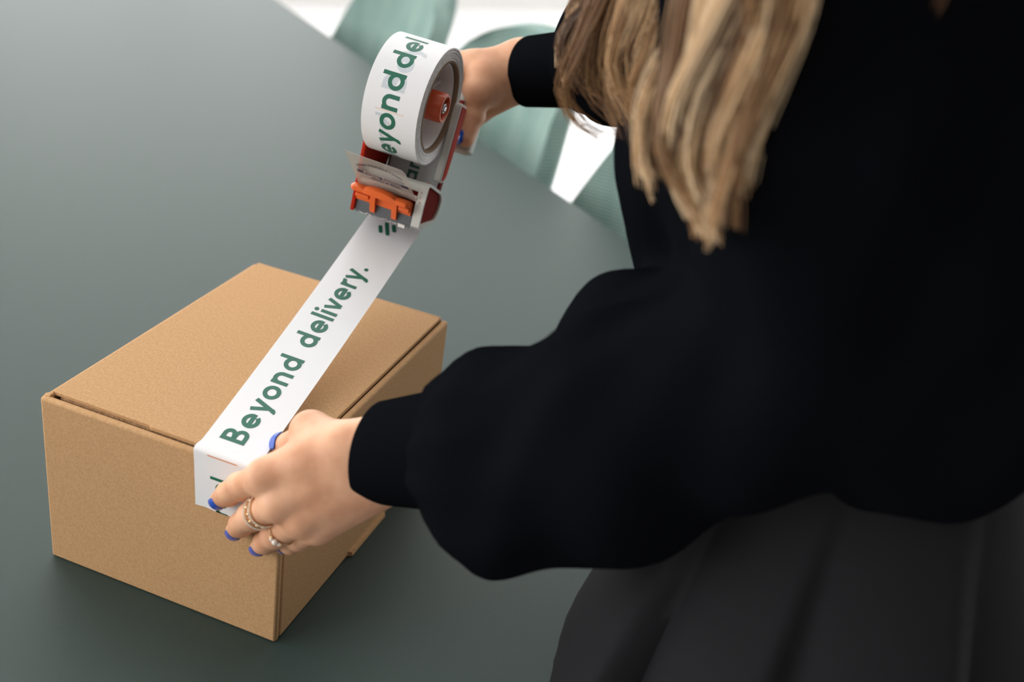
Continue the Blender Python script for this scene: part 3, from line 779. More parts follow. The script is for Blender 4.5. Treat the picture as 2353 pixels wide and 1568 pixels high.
def slant(txt, size, y0, m_, off):
    cu = bpy.data.curves.new('t', 'FONT'); cu.body = txt; cu.size = size; cu.align_x = 'CENTER'; cu.offset = 0.06; cu.resolution_u = 2
    ob = bpy.data.objects.new('t', cu); COL.objects.link(ob)
    dg = bpy.context.evaluated_depsgraph_get(); me = ob.evaluated_get(dg).to_mesh()
    V = np.array([v_.co[:] for v_ in me.vertices]); Fc = [tuple(p_.vertices) for p_ in me.polygons]
    ob.evaluated_get(dg).to_mesh_clear(); bpy.data.objects.remove(ob); bpy.data.curves.remove(cu)
    x = (V[:, 0] + FLW / 2 + 0.6) / FLW; y = V[:, 1] / FLH + y0 - 0.085 * (x - 0.5)
    return part(MB().add(flap(x, y, off * sgn), Fc), 'label_wording', m_, flapo, smooth=False)
slant('Power Suction', 5.4, 0.418, 'label_pale', 0.80)
slant('...Quick & Easy', 4.6, 0.315, 'ink_blue', 0.80)
slant('CAUTION', 4.6, 0.13, 'ink_pale', 0.80)
flap_text('One-Handed User', 5.4, FLW * 0.51, FLH * 0.60, 'ink_blue', 'label_wording', 9.0, 0.07)
# hub, knob and bolt inside the roll
RI = RC - 1.8
part(MB().lathe([(-50, RI), (-6, RI), (-3.5, RI - 0.8), (-3.5, RI - 2.2), (-18, RI - 4.0), (-21, 24), (-22, 14), (-24, 13), (-26, 24), (-24, RI - 3.5), (-50, RI - 3.5)], 96), 'hub', 'hub_plastic', angle=35)
for (a0, a1) in ((35, 100), (215, 262)):
    th = np.radians(np.linspace(a0, a1, 18)); part(MB().tube([(-19.0, 29 * math.cos(t), 29 * math.sin(t)) for t in th], 1.1, 8), 'hub_rib', 'hub_plastic')
for ang in (20, 140, 260):
    t = math.radians(ang); part(MB().tube([(-20.5, 15 * math.cos(t), 15 * math.sin(t)), (-16.0, 33 * math.cos(t), 33 * math.sin(t))], [1.5, 2.4], 8), 'hub_rib', 'hub_plastic')
rip = lambda t, a, rr: (0.018 * math.cos(9 * t) if rr > 11.5 and a < 3.5 else 0.0)
part(MB().lathe([(-22, 12.6), (3.2, 12.2), (4.5, 11.4), (4.5, 9.8), (3.6, 9.2), (0.5, 8.8), (0.5, 0.01), (-22, 0.01)], 90, rip), 'tension_knob', 'knob_orange', angle=40)
part(MB().lathe([(0, 3.0), (4.4, 3.0), (5.0, 2.2), (5.0, 0.01), (0, 0.01)], 24), 'bolt_shank', 'steel')
hx = [(4.6 * math.cos(math.radians(a_)), 4.6 * math.sin(math.radians(a_))) for a_ in range(0, 360, 60)]
part(MB().prism(hx, 0.4, 3.8), 'hex_nut', 'steel', bevel=0.0003)
# right arm of the frame: grey channel with a red inlay on its outer face
arm = round_poly([(33, -2), (51, -10), (28.5, -68), (22, -72), (13, -70)], [5, 5, 6, 5, 5], 5)
part(MB().prism(arm, 0.9, 7.6), 'frame_arm', 'shell_grey', bevel=0.0012)
part(MB().prism(offset_poly(arm, 2.2), 7.2, 8.2), 'arm_inlay', 'plate_red', bevel=0.0004)
part(MB().prism(round_poly([(50.5, -10), (62, -8), (51, -62), (37, -100), (28.5, -97), (40, -64)], 3, 4), -51.5, 0.9), 'frame_bridge', 'panel_darkred', bevel=0.001)
# pistol handle behind the roll
hcen = np.array([(-20, 62, -30), (-17, 84, -22), (-11, 97, -22), (-6, 97, -32), (-3.5, 91, -46), (-2.5, 85, -58), (-2, 82, -64)], float)
rws = []
cl_ = catmull(hcen, 26)
for i, c_ in enumerate(cl_):
    t = i / 25; wdt = 11.5 + 1.5 * math.sin(math.pi * t); dpt = 10.0
    if t > 0.94: g = 1 - (t - 0.94) / 0.06 * 0.45; wdt *= g; dpt *= g
    tg = cl_[min(i + 1, 25)] - cl_[max(i - 1, 0)]; tg /= np.linalg.norm(tg); ax_ = np.array([1.0, 0, 0]); bx = np.cross(tg, ax_); bx /= np.linalg.norm(bx)
    an = np.linspace(0, 2 * np.pi, 28, endpoint=False)
    sx_ = np.sign(np.cos(an)) * np.abs(np.cos(an)) ** 0.6; sy_ = np.sign(np.sin(an)) * np.abs(np.sin(an)) ** 0.6
    rws.append(c_ + sx_[:, None] * wdt * ax_ + sy_[:, None] * dpt * bx)
P = np.array(rws); mb = MB(); mb.grid(np.concatenate([P, P[:, :1]], 1)); mb.f = [q[::-1] for q in mb.f]
mb.add(P[-1], [tuple(range(28))]); mb.add(P[0], [tuple(range(28))[::-1]])
part(mb, 'handle', 'shell_grey', angle=50)

# ------------------------------------------------------------------ the woman
FWD = np.array([-0.90, 0.436, 0.0]); FWD /= np.linalg.norm(FWD)      # she faces the box
LFT = np.cross(ZH, FWD)
def bd(c, fwd, left, up): return np.array(c) + fwd * FWD + left * LFT + up * ZH
PEL = np.array([0.562, 0.106, 0.16]); WST = np.array([0.556, 0.112, 0.29]); CHS = np.array([0.512, 0.150, 0.45])
SHL = np.array([0.437, -0.004, 0.590]); SHR = np.array([0.592, 0.312, 0.590]); NCK = np.array([0.497, 0.168, 0.66]); HED = np.array([0.452, 0.196, 0.795])
WRL = np.array([0.283, -0.004, 0.2045]); ELL = np.array([0.5045, -0.010, 0.345])
WRR = np.array([0.1905, 0.4185, 0.3475]); ELR = np.array([0.405, 0.375, 0.400])
woman = empty('person', (0.562, 0.106, -Z0), 'woman in a black balloon-sleeved blouse and black skirt, taping the box shut', 'person')

def finger(shape_lo, shape_hi, h, J, rad, dorsal, k=0.0025):
    Fd = Field(shape_lo, shape_hi, h)
    J = [np.array(q) for q in J]
    for i in range(len(J) - 1): Fd.cone(J[i], J[i + 1], rad[i], rad[i + 1], k)
    # soft swelling at the middle joints, fine creases across the back of each joint
    for i in range(1, len(J) - 1):
        ax = J[i + 1] - J[i - 1]; ax = ax / np.linalg.norm(ax)
        dn = dorsal - (dorsal @ ax) * ax; dn = dn / np.linalg.norm(dn)
        Fd.ellipsoid(J[i] + dn * rad[i] * 0.16, (rad[i] * 0.98, rad[i] * 1.02, rad[i] * 0.94), (ax, np.cross(ax, dn), dn), 0.003)
        c = J[i]; R_ = 0.016
        sl, X = Fd.sub(c - R_, c + R_)
        if sl is not None:
            q = X - c.astype(np.float32); s = q @ ax.astype(np.float32); up = q @ dn.astype(np.float32); sd_ = q @ np.cross(ax, dn).astype(np.float32)
            g = np.exp(-(s / 0.0042) ** 2) * np.clip(up / rad[i], 0, 1) * np.exp(-(sd_ / 0.008) ** 2)
            Fd.D[sl] += (0.00045 * np.cos(s * 2 * np.pi / 0.0034) * g).astype(np.float32)
    return Fd.D
def make_hand(lo, hi, h, palm, fingers, dorsal, kweb=0.007):
    Pm = Field(lo, hi, h)
    for (a, b, ra, rb, k) in palm: Pm.cone(a, b, ra, rb, k)
    res = Pm.D.copy()
    for J, rad in fingers:
        res = np.minimum(res, smin(Pm.D, finger(lo, hi, h, J, rad, dorsal), kweb))
    return surface_nets(res, np.array(lo), h, 2)
def nail(J1, J2, r1, r2, dorsal, length=0.0125, over=0.0070):
    J1 = np.array(J1); J2 = np.array(J2); ax = J2 - J1; L_ = np.linalg.norm(ax); ax /= L_
    dn = dorsal - (dorsal @ ax) * ax; dn /= np.linalg.norm(dn); sd_ = np.cross(ax, dn)
    nu, nv = 13, 11; P_ = np.zeros((nu, nv, 3))
    for i in range(nu):
        t = i / (nu - 1); s = L_ + over - length * (1 - t)
        rr = r1 + (r2 - r1) * min(1, s / L_)
        e = max(0.0, s - L_); drop = 0.40 * rr * (e / 0.0075) ** 2.2
        wv_ = 0.92 * (1 - (1 - min(1, t / 0.3)) ** 2 * 0.35) * math.sqrt(max(0.03, 1 - max(0, (t - 0.66) / 0.35) ** 2.2))
        for j in range(nv):
            a = (2 * j / (nv - 1) - 1) * wv_
            P_[i, j] = J1 + ax * s + (rr + 0.0004) * (math.cos(a) * dn + math.sin(a) * sd_) - dn * drop
    o = MB().grid(P_).build('fingernail', 'nail_blue', woman, angle=179)
    md = o.modifiers.new('thickness', 'SOLIDIFY'); md.thickness = 0.0007; md.offset = 0.6
    return o
mm = 0.001
# --- left hand: fingers over the front edge of the box, thumb on the lid
LH = dict(
    index=[(0.2062, -0.0350, 0.1747), (0.1801, -0.0198, 0.1486), (0.1663, -0.0118, 0.1322), (0.1556, -0.0070, 0.1192)],
    middle=[(0.2198, -0.0385, 0.1622), (0.1924, -0.0242, 0.1315), (0.1783, -0.0139, 0.1122), (0.1690, -0.0072, 0.0980)],
    ring=[(0.2349, -0.0350, 0.1534), (0.2099, -0.0241, 0.1232), (0.1972, -0.0137, 0.1043), (0.1880, -0.0070, 0.0912)],
    pinky=[(0.2425, -0.0290, 0.1455), (0.2240, -0.0186, 0.1217), (0.2147, -0.0112, 0.1084), (0.2065, -0.0048, 0.0985)])
LRAD = dict(index=[.0104, .0091, .0080, .0066], middle=[.0106, .0094, .0082, .0068], ring=[.0102, .0088, .0077, .0064], pinky=[.0092, .0076, .0067, .0056])
LDOR = np.cross(np.array(LH['pinky'][0]) - WRL, np.array(LH['index'][0]) - WRL); LDOR /= np.linalg.norm(LDOR)
if LDOR[2] < 0: LDOR = -LDOR
thumbL = [(0.2508, -0.0105, 0.1985), (0.2150, 0.0080, 0.1890), (0.1995, 0.0160, 0.1685), (0.1835, 0.0262, 0.1565)]
palm = []
for kf, ro in (('index', .0108), ('middle', .0112), ('ring', .0105), ('pinky', .0098)):
    M0 = np.array(LH[kf][0]); W_ = WRL + (M0 - np.array(LH['middle'][0])) * 0.42
    palm.append((W_, M0, 0.0165, ro * 0.96, 0.008))
    palm.append((M0 + LDOR * 0.0028, M0 + LDOR * 0.0034 + (W_ - M0) * 0.08, ro * 0.88, ro * 0.74, 0.005))
    palm.append((M0 + LDOR * 0.0030 + (W_ - M0) * 0.05, M0 + LDOR * 0.0052 + (W_ - M0) * 0.55, 0.0062, 0.0050, 0.006))
    palm.append((W_ - LDOR * 0.006, M0 - LDOR * 0.006 + (W_ - M0) * 0.12, 0.0150, 0.0100, 0.012))
palm.append((thumbL[0], thumbL[1], 0.0150, 0.0112, 0.014))
palm.append((np.array(thumbL[0]) * 0.5 + np.array(LH['index'][0]) * 0.5, thumbL[1], 0.0095, 0.0085, 0.014))
fa_ = (ELL - WRL) / np.linalg.norm(ELL - WRL); sdv = np.cross(fa_, LDOR); sdv /= np.linalg.norm(sdv)
for s_ in (-1, 1): palm.append((WRL + sdv * s_ * 0.0085, WRL + fa_ * 0.08 + sdv * s_ * 0.009, 0.0168, 0.0195, 0.012))
fl_ = [(LH[kf], LRAD[kf]) for kf in LH] + [(thumbL, [.0118, .0105, .0095, .0076])]
handL = make_hand((0.138, -0.070, 0.078), (0.352, 0.052, 0.262), 0.00095, palm, fl_, LDOR)
for kf in ('index', 'middle', 'ring', 'pinky'):
    nail(LH[kf][2], LH[kf][3], LRAD[kf][2], LRAD[kf][3], LDOR, 0.0120 if kf != 'pinky' else 0.0095, 0.0066)
tdor = np.array([0.22, -0.62, 0.75])
nail(thumbL[2], thumbL[3], .0098, .0082, tdor, 0.0165, 0.0085)

# --- right hand: closed round the dispenser's handle, thumb down its near side
def lw(*p): return LW([p])[0]
RH = dict(
    index=[lw(-14, 114, 11), lw(-44, 106, 6), lw(-46, 84, 2), lw(-30, 75, 0)],
    middle=[lw(-10, 120, -4), lw(-41, 112, -12), lw(-43, 88, -16), lw(-27, 78, -18)],
    ring=[lw(-6, 119, -20), lw(-37, 108, -28), lw(-39, 85, -33), lw(-25, 76, -35)],
    pinky=[lw(-1, 113, -33), lw(-29, 102, -43), lw(-33, 84, -47), lw(-22, 75, -49)])
RDOR = np.array(DU) * 0.75 + np.array(DV) * 0.2 + np.array(DA) * 0.6
thumbR = [lw(14, 112, 0), lw(0, 96, -8), lw(3.5, 86, -28), lw(5.0, 72, -45)]
palmR = []
for kf, ro in (('index', .0110), ('middle', .0112), ('ring', .0105), ('pinky', .0098)):
    M0 = np.array(RH[kf][0]); W_ = WRR + (M0 - np.array(RH['middle'][0])) * 0.40
    palmR.append((W_, M0, 0.0170, ro, 0.012))
palmR.append((lw(18, 122, 6), lw(2, 97, -7), 0.0165, 0.0130, 0.014))
palmR.append((lw(0, 104, 6), lw(2, 97, -7), 0.0120, 0.0115, 0.014))
fr_ = (ELR - WRR) / np.linalg.norm(ELR - WRR); sdr = np.cross(fr_, DU); sdr /= np.linalg.norm(sdr)
for s_ in (-1, 1): palmR.append((WRR + sdr * s_ * 0.008, WRR + fr_ * 0.08 + sdr * s_ * 0.008, 0.0165, 0.0190, 0.012))
flr = [(RH[kf], LRAD[kf]) for kf in RH] + [(thumbR, [.0118, .0108, .0096, .0078])]
handR = make_hand((0.095, 0.325, 0.255), (0.285, 0.455, 0.415), 0.0011, palmR, flr, RDOR)
for kf in ('index', 'middle', 'ring', 'pinky'): nail(RH[kf][2], RH[kf][3], LRAD[kf][2], LRAD[kf][3], -DU, 0.0115, 0.0066)
nail(thumbR[2], thumbR[3], .0096, .0078, -np.array(DA) * 0.75 - np.array(DU) * 0.55, 0.0125, 0.0080)

# --- the rest of the body
B = Field((0.18, -0.16, -Z0 - 0.01), (0.86, 0.52, 0.96), 0.0065)
HU = ZH * 0.93 + FWD * 0.36; HU /= np.linalg.norm(HU); HF = np.cross(LFT, HU); HF = HF if HF @ FWD > 0 else -HF   # head nods towards the box
def hd(f_, l_, u_): return HED + HF * f_ + LFT * l_ + HU * u_
B.ellipsoid(hd(-0.01, 0, 0.03), (0.093, 0.073, 0.095), (HF, LFT, HU), 0.02)
B.ellipsoid(hd(0.028, 0, -0.055), (0.062, 0.052, 0.068), (HF, LFT, HU), 0.03)
B.cone(hd(0.055, 0, -0.105), hd(0.06, 0, -0.10), 0.022, 0.022, 0.02)
B.cone(hd(0.086, 0, 0.0), hd(0.103, 0, -0.038), 0.008, 0.011, 0.012)
B.cone(hd(0.083, 0.016, -0.072), hd(0.083, -0.016, -0.072), 0.008, 0.008, 0.006)
for s_ in (-1, 1): B.cone(hd(-0.005, s_ * 0.074, 0.012), hd(-0.008, s_ * 0.074, -0.03), 0.012, 0.009, 0.006)
B.cone(NCK - ZH * 0.05, HED - HU * 0.05 - HF * 0.015, 0.056, 0.05, 0.03)
B.cone(SHL, SHR, 0.048, 0.048, 0.05)
B.cone(bd(CHS, 0, 0.06, 0.04), bd(WST, 0, 0.035, 0), 0.095, 0.070, 0.05); B.cone(bd(CHS, 0, -0.06, 0.04), bd(WST, 0, -0.035, 0), 0.095, 0.070, 0.05)
B.cone(bd(PEL, -0.005, 0.045, 0), bd(WST, 0, 0.035, 0), 0.078, 0.070, 0.03); B.cone(bd(PEL, -0.005, -0.045, 0), bd(WST, 0, -0.035, 0), 0.078, 0.070, 0.03)
B.cone(SHL, ELL, 0.042, 0.036, 0.03); B.cone(ELL, WRL + fa_ * 0.05, 0.036, 0.0225, 0.02)
B.cone(SHR, ELR, 0.042, 0.036, 0.03); B.cone(ELR, WRR + fr_ * 0.05, 0.036, 0.0225, 0.02)
for s_ in (-1, 1):
    hip = bd(PEL, 0.0, s_ * 0.060, -0.05); kne = bd(PEL, 0.005, s_ * 0.080, -0.44); ank = bd((PEL[0], PEL[1], -Z0), -0.01, s_ * 0.09, 0.085)
    B.cone(hip, kne, 0.068, 0.050, 0.03); B.cone(kne, ank, 0.052, 0.034, 0.02)
    B.cone(bd(kne, -0.03, 0, -0.11), bd(kne, -0.025, 0, -0.14), 0.040, 0.036, 0.03)
    B.cone(ank, bd(ank, 0.10, 0, -0.055), 0.032, 0.024, 0.02)
bodyV, bodyF = surface_nets(B.D, B.lo, B.h, 3)
V_all = np.concatenate([bodyV, handL[0], handR[0]])
F_all = bodyF.tolist() + (handL[1] + len(bodyV)).tolist() + (handR[1] + len(bodyV) + len(handL[0])).tolist()
obj('body', V_all, F_all, 'skin', woman, angle=179)
for s_ in (-1, 1):
    e_ = hd(0.078, s_ * 0.031, -0.002)
    MB().sphere(e_ - HF * 0.006, 0.0125, 16, 10).build('eye', 'eye_white', woman)
MB().sphere(hd(0.088, 0, -0.073), 0.001).tube([hd(0.084, 0.022, -0.074), hd(0.092, 0.0, -0.072), hd(0.084, -0.022, -0.074)], [0.003, 0.006, 0.003], 10).build('lips', 'lip', woman)
for s_ in (-1, 1):
    a_ = bd((PEL[0], PEL[1], -Z0), -0.01, s_ * 0.09, 0.085); q_ = Field(a_ - 0.2, a_ + 0.2, 0.005)
    q_.cone(bd(a_, -0.03, 0, -0.05), bd(a_, 0.13, 0, -0.058), 0.034, 0.028, 0.02); q_.cone(bd(a_, 0.06, 0.0, -0.055), bd(a_, 0.10, 0, -0.057), 0.040, 0.036, 0.02); q_.cone(bd(a_, -0.02, 0, -0.04), bd(a_, -0.01, 0, 0.0), 0.036, 0.040, 0.02)
    sl, X = q_.sub(q_.lo, q_.lo + 0.4); q_.D = np.maximum(q_.D, -(X[..., 2] + Z0 - 0.001)); 
    v_, f_ = surface_nets(q_.D, q_.lo, q_.h, 2); obj('shoe', v_, f_, 'shoe_black', woman, angle=60)

# --- rings on the left hand
def ring_frame(a, b, t, dorsal):
    a = np.array(a); b = np.array(b); ax = (b - a) / np.linalg.norm(b - a); dn = dorsal - (dorsal @ ax) * ax; dn /= np.linalg.norm(dn)
    return a + (b - a) * t, ax, dn, np.cross(ax, dn)
c_, ax, dn, sd_ = ring_frame(LH['middle'][0], LH['middle'][1], 0.60, LDOR)
def ring_pt(t, off, rr): return c_ + ax * off + rr * (math.cos(t) * dn + math.sin(t) * sd_)
tilt = lambda t: 0.0
nb = 44
mb = MB()
for off in (-0.0043, 0.0043):
    mb.tube([ring_pt(2 * math.pi * i / 72, off, 0.0108) for i in range(72)], 0.00075, 8, closed=True)
wide = mb.build('ring', 'gold', woman, label='wide pave ring on the middle finger')
for off in (-0.0043, 0.0043):
    mb = MB()
    for i in range(nb): mb.sphere(ring_pt(2 * math.pi * i / nb, off, 0.0115), 0.00078, 6, 4)
    mb.build('stone_row', 'pave', wide)
mb = MB()
for i in range(14):
    mb.sphere(ring_pt(2 * math.pi * (i + 0.3) / 14, 0.0008 * (-1) ** i, 0.0108), (0.0012, 0.0012, 0.0012), 8, 5)
mb.build('bead', 'gold', wide)
c_, ax, dn, sd_ = ring_frame(LH['ring'][0], LH['ring'][1], 0.66, LDOR)
thin = MB().tube([ring_pt(2 * math.pi * i / 64, 0, 0.0103) for i in range(64)], 0.0006, 8, closed=True).build('ring', 'gold', woman, label='thin gold ring with small stones on the ring finger')
for (t, off, rr) in ((-0.05, 0, .0021), (0.22, 0.0004, .0013), (-0.32, -0.0004, .0013), (0.36, 0.0006, .0008), (0.32, -0.0012, .0008), (-0.46, 0.0008, .0008), (-0.42, -0.0012, .0008)):
    MB().sphere(ring_pt(t, off, 0.0113), rr, 12, 8).build('gem', 'stone' if rr > 0.001 else 'gold', thin)

# ------------------------------------------------------------------ clothing
def ripple(seed, amp, scale):
    g = np.random.default_rng(seed); ks = g.normal(size=(7, 3)) * scale; ph = g.uniform(0, 6.28, 7)
    def fn(X):
        s = 0
        for k_, p_ in zip(ks, ph): s = s + np.sin(X @ k_.astype(np.float32) + np.float32(p_))
        return amp * s / 2.6
    return fn
def gathers(c, axis, n_, amp, reach):
    """pleats running away from a cuff: around the sleeve axis, fading with distance"""
    c = np.array(c); axis = np.array(axis) / np.linalg.norm(axis); e1 = np.cross(axis, [0.2, 0.5, 0.84]); e1 /= np.linalg.norm(e1); e2 = np.cross(axis, e1)
    def fn(X):
        q = X - c.astype(np.float32); s = q @ axis.astype(np.float32); t = np.arctan2(q @ e2.astype(np.float32), q @ e1.astype(np.float32))
        return amp * np.cos(n_ * t + 1.2 * np.sin(2 * t) + s * 9) * np.exp(-np.clip(s, 0, 1) / reach) * (s > -0.02)
    return fn
Bl = Field((0.22, -0.19, 0.10), (0.80, 0.52, 0.72), 0.005)
# torso, loose over the waist
Bl.cone(bd(CHS, 0.020, 0.050, 0.02), bd(WST, 0.0, 0.05, 0.055), 0.108, 0.090, 0.05); Bl.cone(bd(CHS, 0.020, -0.055, 0.02), bd(WST, 0.0, -0.05, 0.055), 0.108, 0.090, 0.05)
Bl.cone(bd(CHS, -0.02, 0.06, 0.05), bd(WST, -0.030, 0.055, 0.05), 0.105, 0.088, 0.05); Bl.cone(bd(CHS, -0.02, -0.06, 0.05), bd(WST, -0.030, -0.055, 0.05), 0.105, 0.088, 0.05)
Bl.cone(bd(CHS, 0.062, 0.03, 0.0), bd(CHS, 0.062, -0.05, 0.0), 0.075, 0.075, 0.06)
Bl.cone(SHL - ZH * 0.01, SHR - ZH * 0.01, 0.062, 0.062, 0.06)
Bl.cone(NCK - ZH * 0.06, NCK - ZH * 0.015, 0.075, 0.060, 0.04)
Bl.cone((0.4262, 0.0968, 0.4060), (0.4300, 0.1300, 0.3000), 0.043, 0.043, 0.05)
# left sleeve: set-in top, ballooning forearm, gathered at the cuff
SLV = [SHL - ZH * 0.005, np.array([0.475, -0.010, 0.47]), ELL + np.array([0.005, 0.004, 0.0]), np.array([0.4655, -0.0149, 0.3130]), np.array([0.4134, -0.0179, 0.2680]), np.array([0.3644, -0.0182, 0.2350]), np.array([0.3345, -0.0095, 0.2270])]
SRD = [0.062, 0.064, 0.056, 0.059, 0.065, 0.063, 0.041]
for i in range(len(SLV) - 1): Bl.cone(SLV[i], SLV[i + 1], SRD[i], SRD[i + 1], 0.02)
Bl.cone((0.4010, 0.0450, 0.2960), (0.440, 0.04, 0.315), 0.042, 0.045, 0.010)
# right sleeve
SRV = [SHR, np.array([0.52, 0.345, 0.49]), ELR, np.array([0.340, 0.366, 0.404]), np.array([0.2960, 0.3740, 0.3920]), np.array([0.2690, 0.3860, 0.3725])]
SRR = [0.062, 0.068, 0.072, 0.070, 0.058, 0.036]
for i in range(len(SRV) - 1): Bl.cone(SRV[i], SRV[i + 1], SRR[i], SRR[i + 1], 0.02)
sl, X = Bl.sub(Bl.lo, Bl.lo + 2)
axL = np.array([0.4134, -0.0179, 0.2749]) - np.array([0.3116, -0.0049, 0.2199]); axR = ELR - WRR
Bl.D += ripple(3, 0.0036, 32.0)(X) + ripple(11, 0.0024, 70.0)(X)
dl = np.linalg.norm(X - np.array([0.36, -0.015, 0.24], np.float32), axis=-1); Bl.D += gathers((0.318, -0.007, 0.222), axL, 13, 0.0042, 0.045)(X) * np.exp(-(dl / 0.085) ** 2)
dr = np.linalg.norm(X - np.array([0.29, 0.378, 0.379], np.float32), axis=-1); Bl.D += gathers((0.280, 0.384, 0.374), axR, 12, 0.0035, 0.045)(X) * np.exp(-(dr / 0.08) ** 2)
bv, bf = surface_nets(Bl.D, Bl.lo, Bl.h, 2)
blouse = obj('blouse', bv, bf, 'cloth_black', woman, angle=179)
def cuff(c0, c1, r0, r1, thick, tilt0, name='cuff'):
    """flat band; its open end leans along tilt0"""
    c0 = np.array(c0); c1 = np.array(c1); ax = (c1 - c0); L_ = np.linalg.norm(ax); ax = ax / L_
    e1 = np.cross(ax, ZH); e1 /= np.linalg.norm(e1); e2 = np.cross(e1, ax)
    rows = []
    prof = [(0.0, -thick), (0.0, -0.0004), (0.0016, 0.0), (L_ * 0.25, 0.0), (L_ * 0.5, 0.0), (L_ * 0.75, 0), (L_, 0.0), (L_ + 0.004, -0.003), (L_, -thick), (L_ * 0.5, -thick)]
    an = np.linspace(0, 2 * np.pi, 64, endpoint=False)
    for a in an:
        row = []
        for (s, o_) in prof:
            t = min(1, s / L_); rr = r0 + (r1 - r0) * t + o_ + 0.0006 * math.sin(3 * a + 8 * s)
            sh = (1 - t) * (tilt0[0] * math.cos(a) + tilt0[1] * math.sin(a))
            row.append(c0 + ax * (s + sh) + rr * (math.cos(a) * e1 * 0.93 + math.sin(a) * e2 * 1.04))
        rows.append(row + [row[0]])
    P_ = np.array(rows); mb = MB(); mb.grid(P_, closed_u=True)
    return mb.build(name, 'cloth_black', blouse, angle=60)
cuff((0.2655, -0.0050, 0.1985), (0.3300, -0.0085, 0.2260), 0.0315, 0.0390, 0.0022, (0.0, 0.010))
cuff((0.1985, 0.4140, 0.3470), (0.2720, 0.3860, 0.3720), 0.0305, 0.0335, 0.0022, (0.0, 0.004))

# skirt: pleated, flaring, held back by the table's end
nth, nz_ = 200, 60
Pk = np.zeros((nth, nz_, 3))
pl_n = 9
for j in range(nz_):
    h = j / (nz_ - 1); z = 0.33 - 0.715 * h
    sp_ = min(1.0, max(0.0, (0.30 - z) / 0.22))
    fwdr = 0.092 + 0.037 * sp_ + 0.055 * h; lefr = 0.118 + 0.028 * sp_ + 0.055 * h
    cen = np.array([0.560, 0.108]) + FWD[:2] * (0.005 + 0.02 * sp_)
    for i in range(nth):
        a = 2 * np.pi * i / nth
        u = (a * pl_n / (2 * np.pi) + 0.13 * math.sin(3 * a + 0.5)) % 1.0
        ple = (u ** 0.55 if u < 0.82 else 1 - (u - 0.82) / 0.18)       # knife pleats
        amp = 0.034 * min(1, max(0, h - 0.05) * 3.2)
        g = 1 + amp / 0.16 * (ple - 0.6) + 0.012 * math.sin(5 * a + 6 * h)
        bk = 1 + 0.45 * sp_ * max(0.0, -math.cos(a))
        p_ = cen + FWD[:2] * (fwdr * g * bk * math.cos(a)) + LFT[:2] * (lefr * g * math.sin(a))
        P3 = np.array([p_[0], p_[1], z]); t_ = P3 @ TH
        lim = 0.292
        if z < 0.05 and t_ < lim: P3 = P3 + TH * (lim - t_)
        elif t_ < lim - 0.6 * (z - 0.05): P3 = P3 + TH * (lim - 0.6 * (z - 0.05) - t_)
        Pk[i, j] = P3
mb = MB().grid(Pk, closed_u=True); mb.f = [q[::-1] for q in mb.f]
sk = mb.build('skirt', 'skirt_black', woman, angle=75)
md = sk.modifiers.new('thickness', 'SOLIDIFY'); md.thickness = 0.0015; md.offset = -1
wb = [bd((0.560, 0.108, 0.28), 0.092 * math.cos(a), 0.12 * math.sin(a), 0.03) for a in np.linspace(0, 2 * np.pi, 72, endpoint=False)]
MB().tube(wb, 0.014, 10, closed=True).build('waistband', 'skirt_black', sk)

# ------------------------------------------------------------------ hair: locks of strands
def lock(points, count, r0, r1, r2, tones, seed, wav=0.006, n_=16, sr=0.00046, store=None, clumps=None):
    g = np.random.default_rng(seed); C_ = catmull(points, n_); t = np.linspace(0, 1, n_)
    rad = np.where(t < 0.5, r0 + (r1 - r0) * t * 2, r1 + (r2 - r1) * (t - 0.5) * 2)
    nc = clumps or max(3, count // 34)
    for c in range(nc):
        o0 = g.normal(size=3); o0 *= g.random() ** 0.5 / np.linalg.norm(o0); o1 = 0.8 * o0 + 0.25 * g.normal(size=3)
        ph = g.uniform(0, 6.28, 3); fr = g.uniform(3.5, 7.5); e = 1 - g.random() ** 1.6 * 0.30
        K = C_ + rad[:, None] * (o0 * (1 - t)[:, None] + o1 * t[:, None]) + wav * (t ** 0.7)[:, None] * np.sin(fr * t[:, None] + ph)
        main = g.choice(len(tones), p=tones); cr_ = rad * 0.46 * (1 - 0.7 * t ** 2) + 0.0006
        for k_ in range(count // nc):
            q0 = g.normal(size=3); q0 *= g.random() ** 0.5 / np.linalg.norm(q0); q1 = q0 + 0.4 * g.normal(size=3)
            P_ = K + cr_[:, None] * (q0 * (1 - t)[:, None] + q1 * t[:, None]) + 0.0012 * t[:, None] * np.sin(9 * t[:, None] + g.uniform(0, 6.28, 3))
            m_ = max(4, int(n_ * e * (1 - 0.12 * g.random()))); P_ = P_[:m_]; tt = np.linspace(0, 1, m_)
            ti = int(np.clip(main + g.choice([-1, 0, 0, 0, 1]), 0, len(tones) - 1))
            store[ti].append((P_, sr * (1.1 - 0.75 * tt ** 2.5)))
store = [[] for _ in HAIR]
rootL = [hd(-0.005, 0.03, 0.135), hd(0.05, 0.088, 0.06), hd(0.045, 0.10, -0.05)]
gold = (0.07, 0.10, 0.15, 0.30, 0.38); mid = (0.16, 0.26, 0.28, 0.20, 0.10); dark = (0.42, 0.30, 0.17, 0.08, 0.03); warm = (0.08, 0.27, 0.36, 0.20, 0.09); brown = (0.34, 0.36, 0.18, 0.09, 0.03)
lock(rootL + [(0.440, 0.000, 0.640), (0.4533, -0.0984, 0.556), (0.4562, -0.0899, 0.5272), (0.4535, -0.0885, 0.4993), (0.4502, -0.0873, 0.4711), (0.4518, -0.0884, 0.447), (0.4542, -0.0867, 0.4167)], 700, 0.010, 0.013, 0.005, gold, 1, store=store, n_=24)
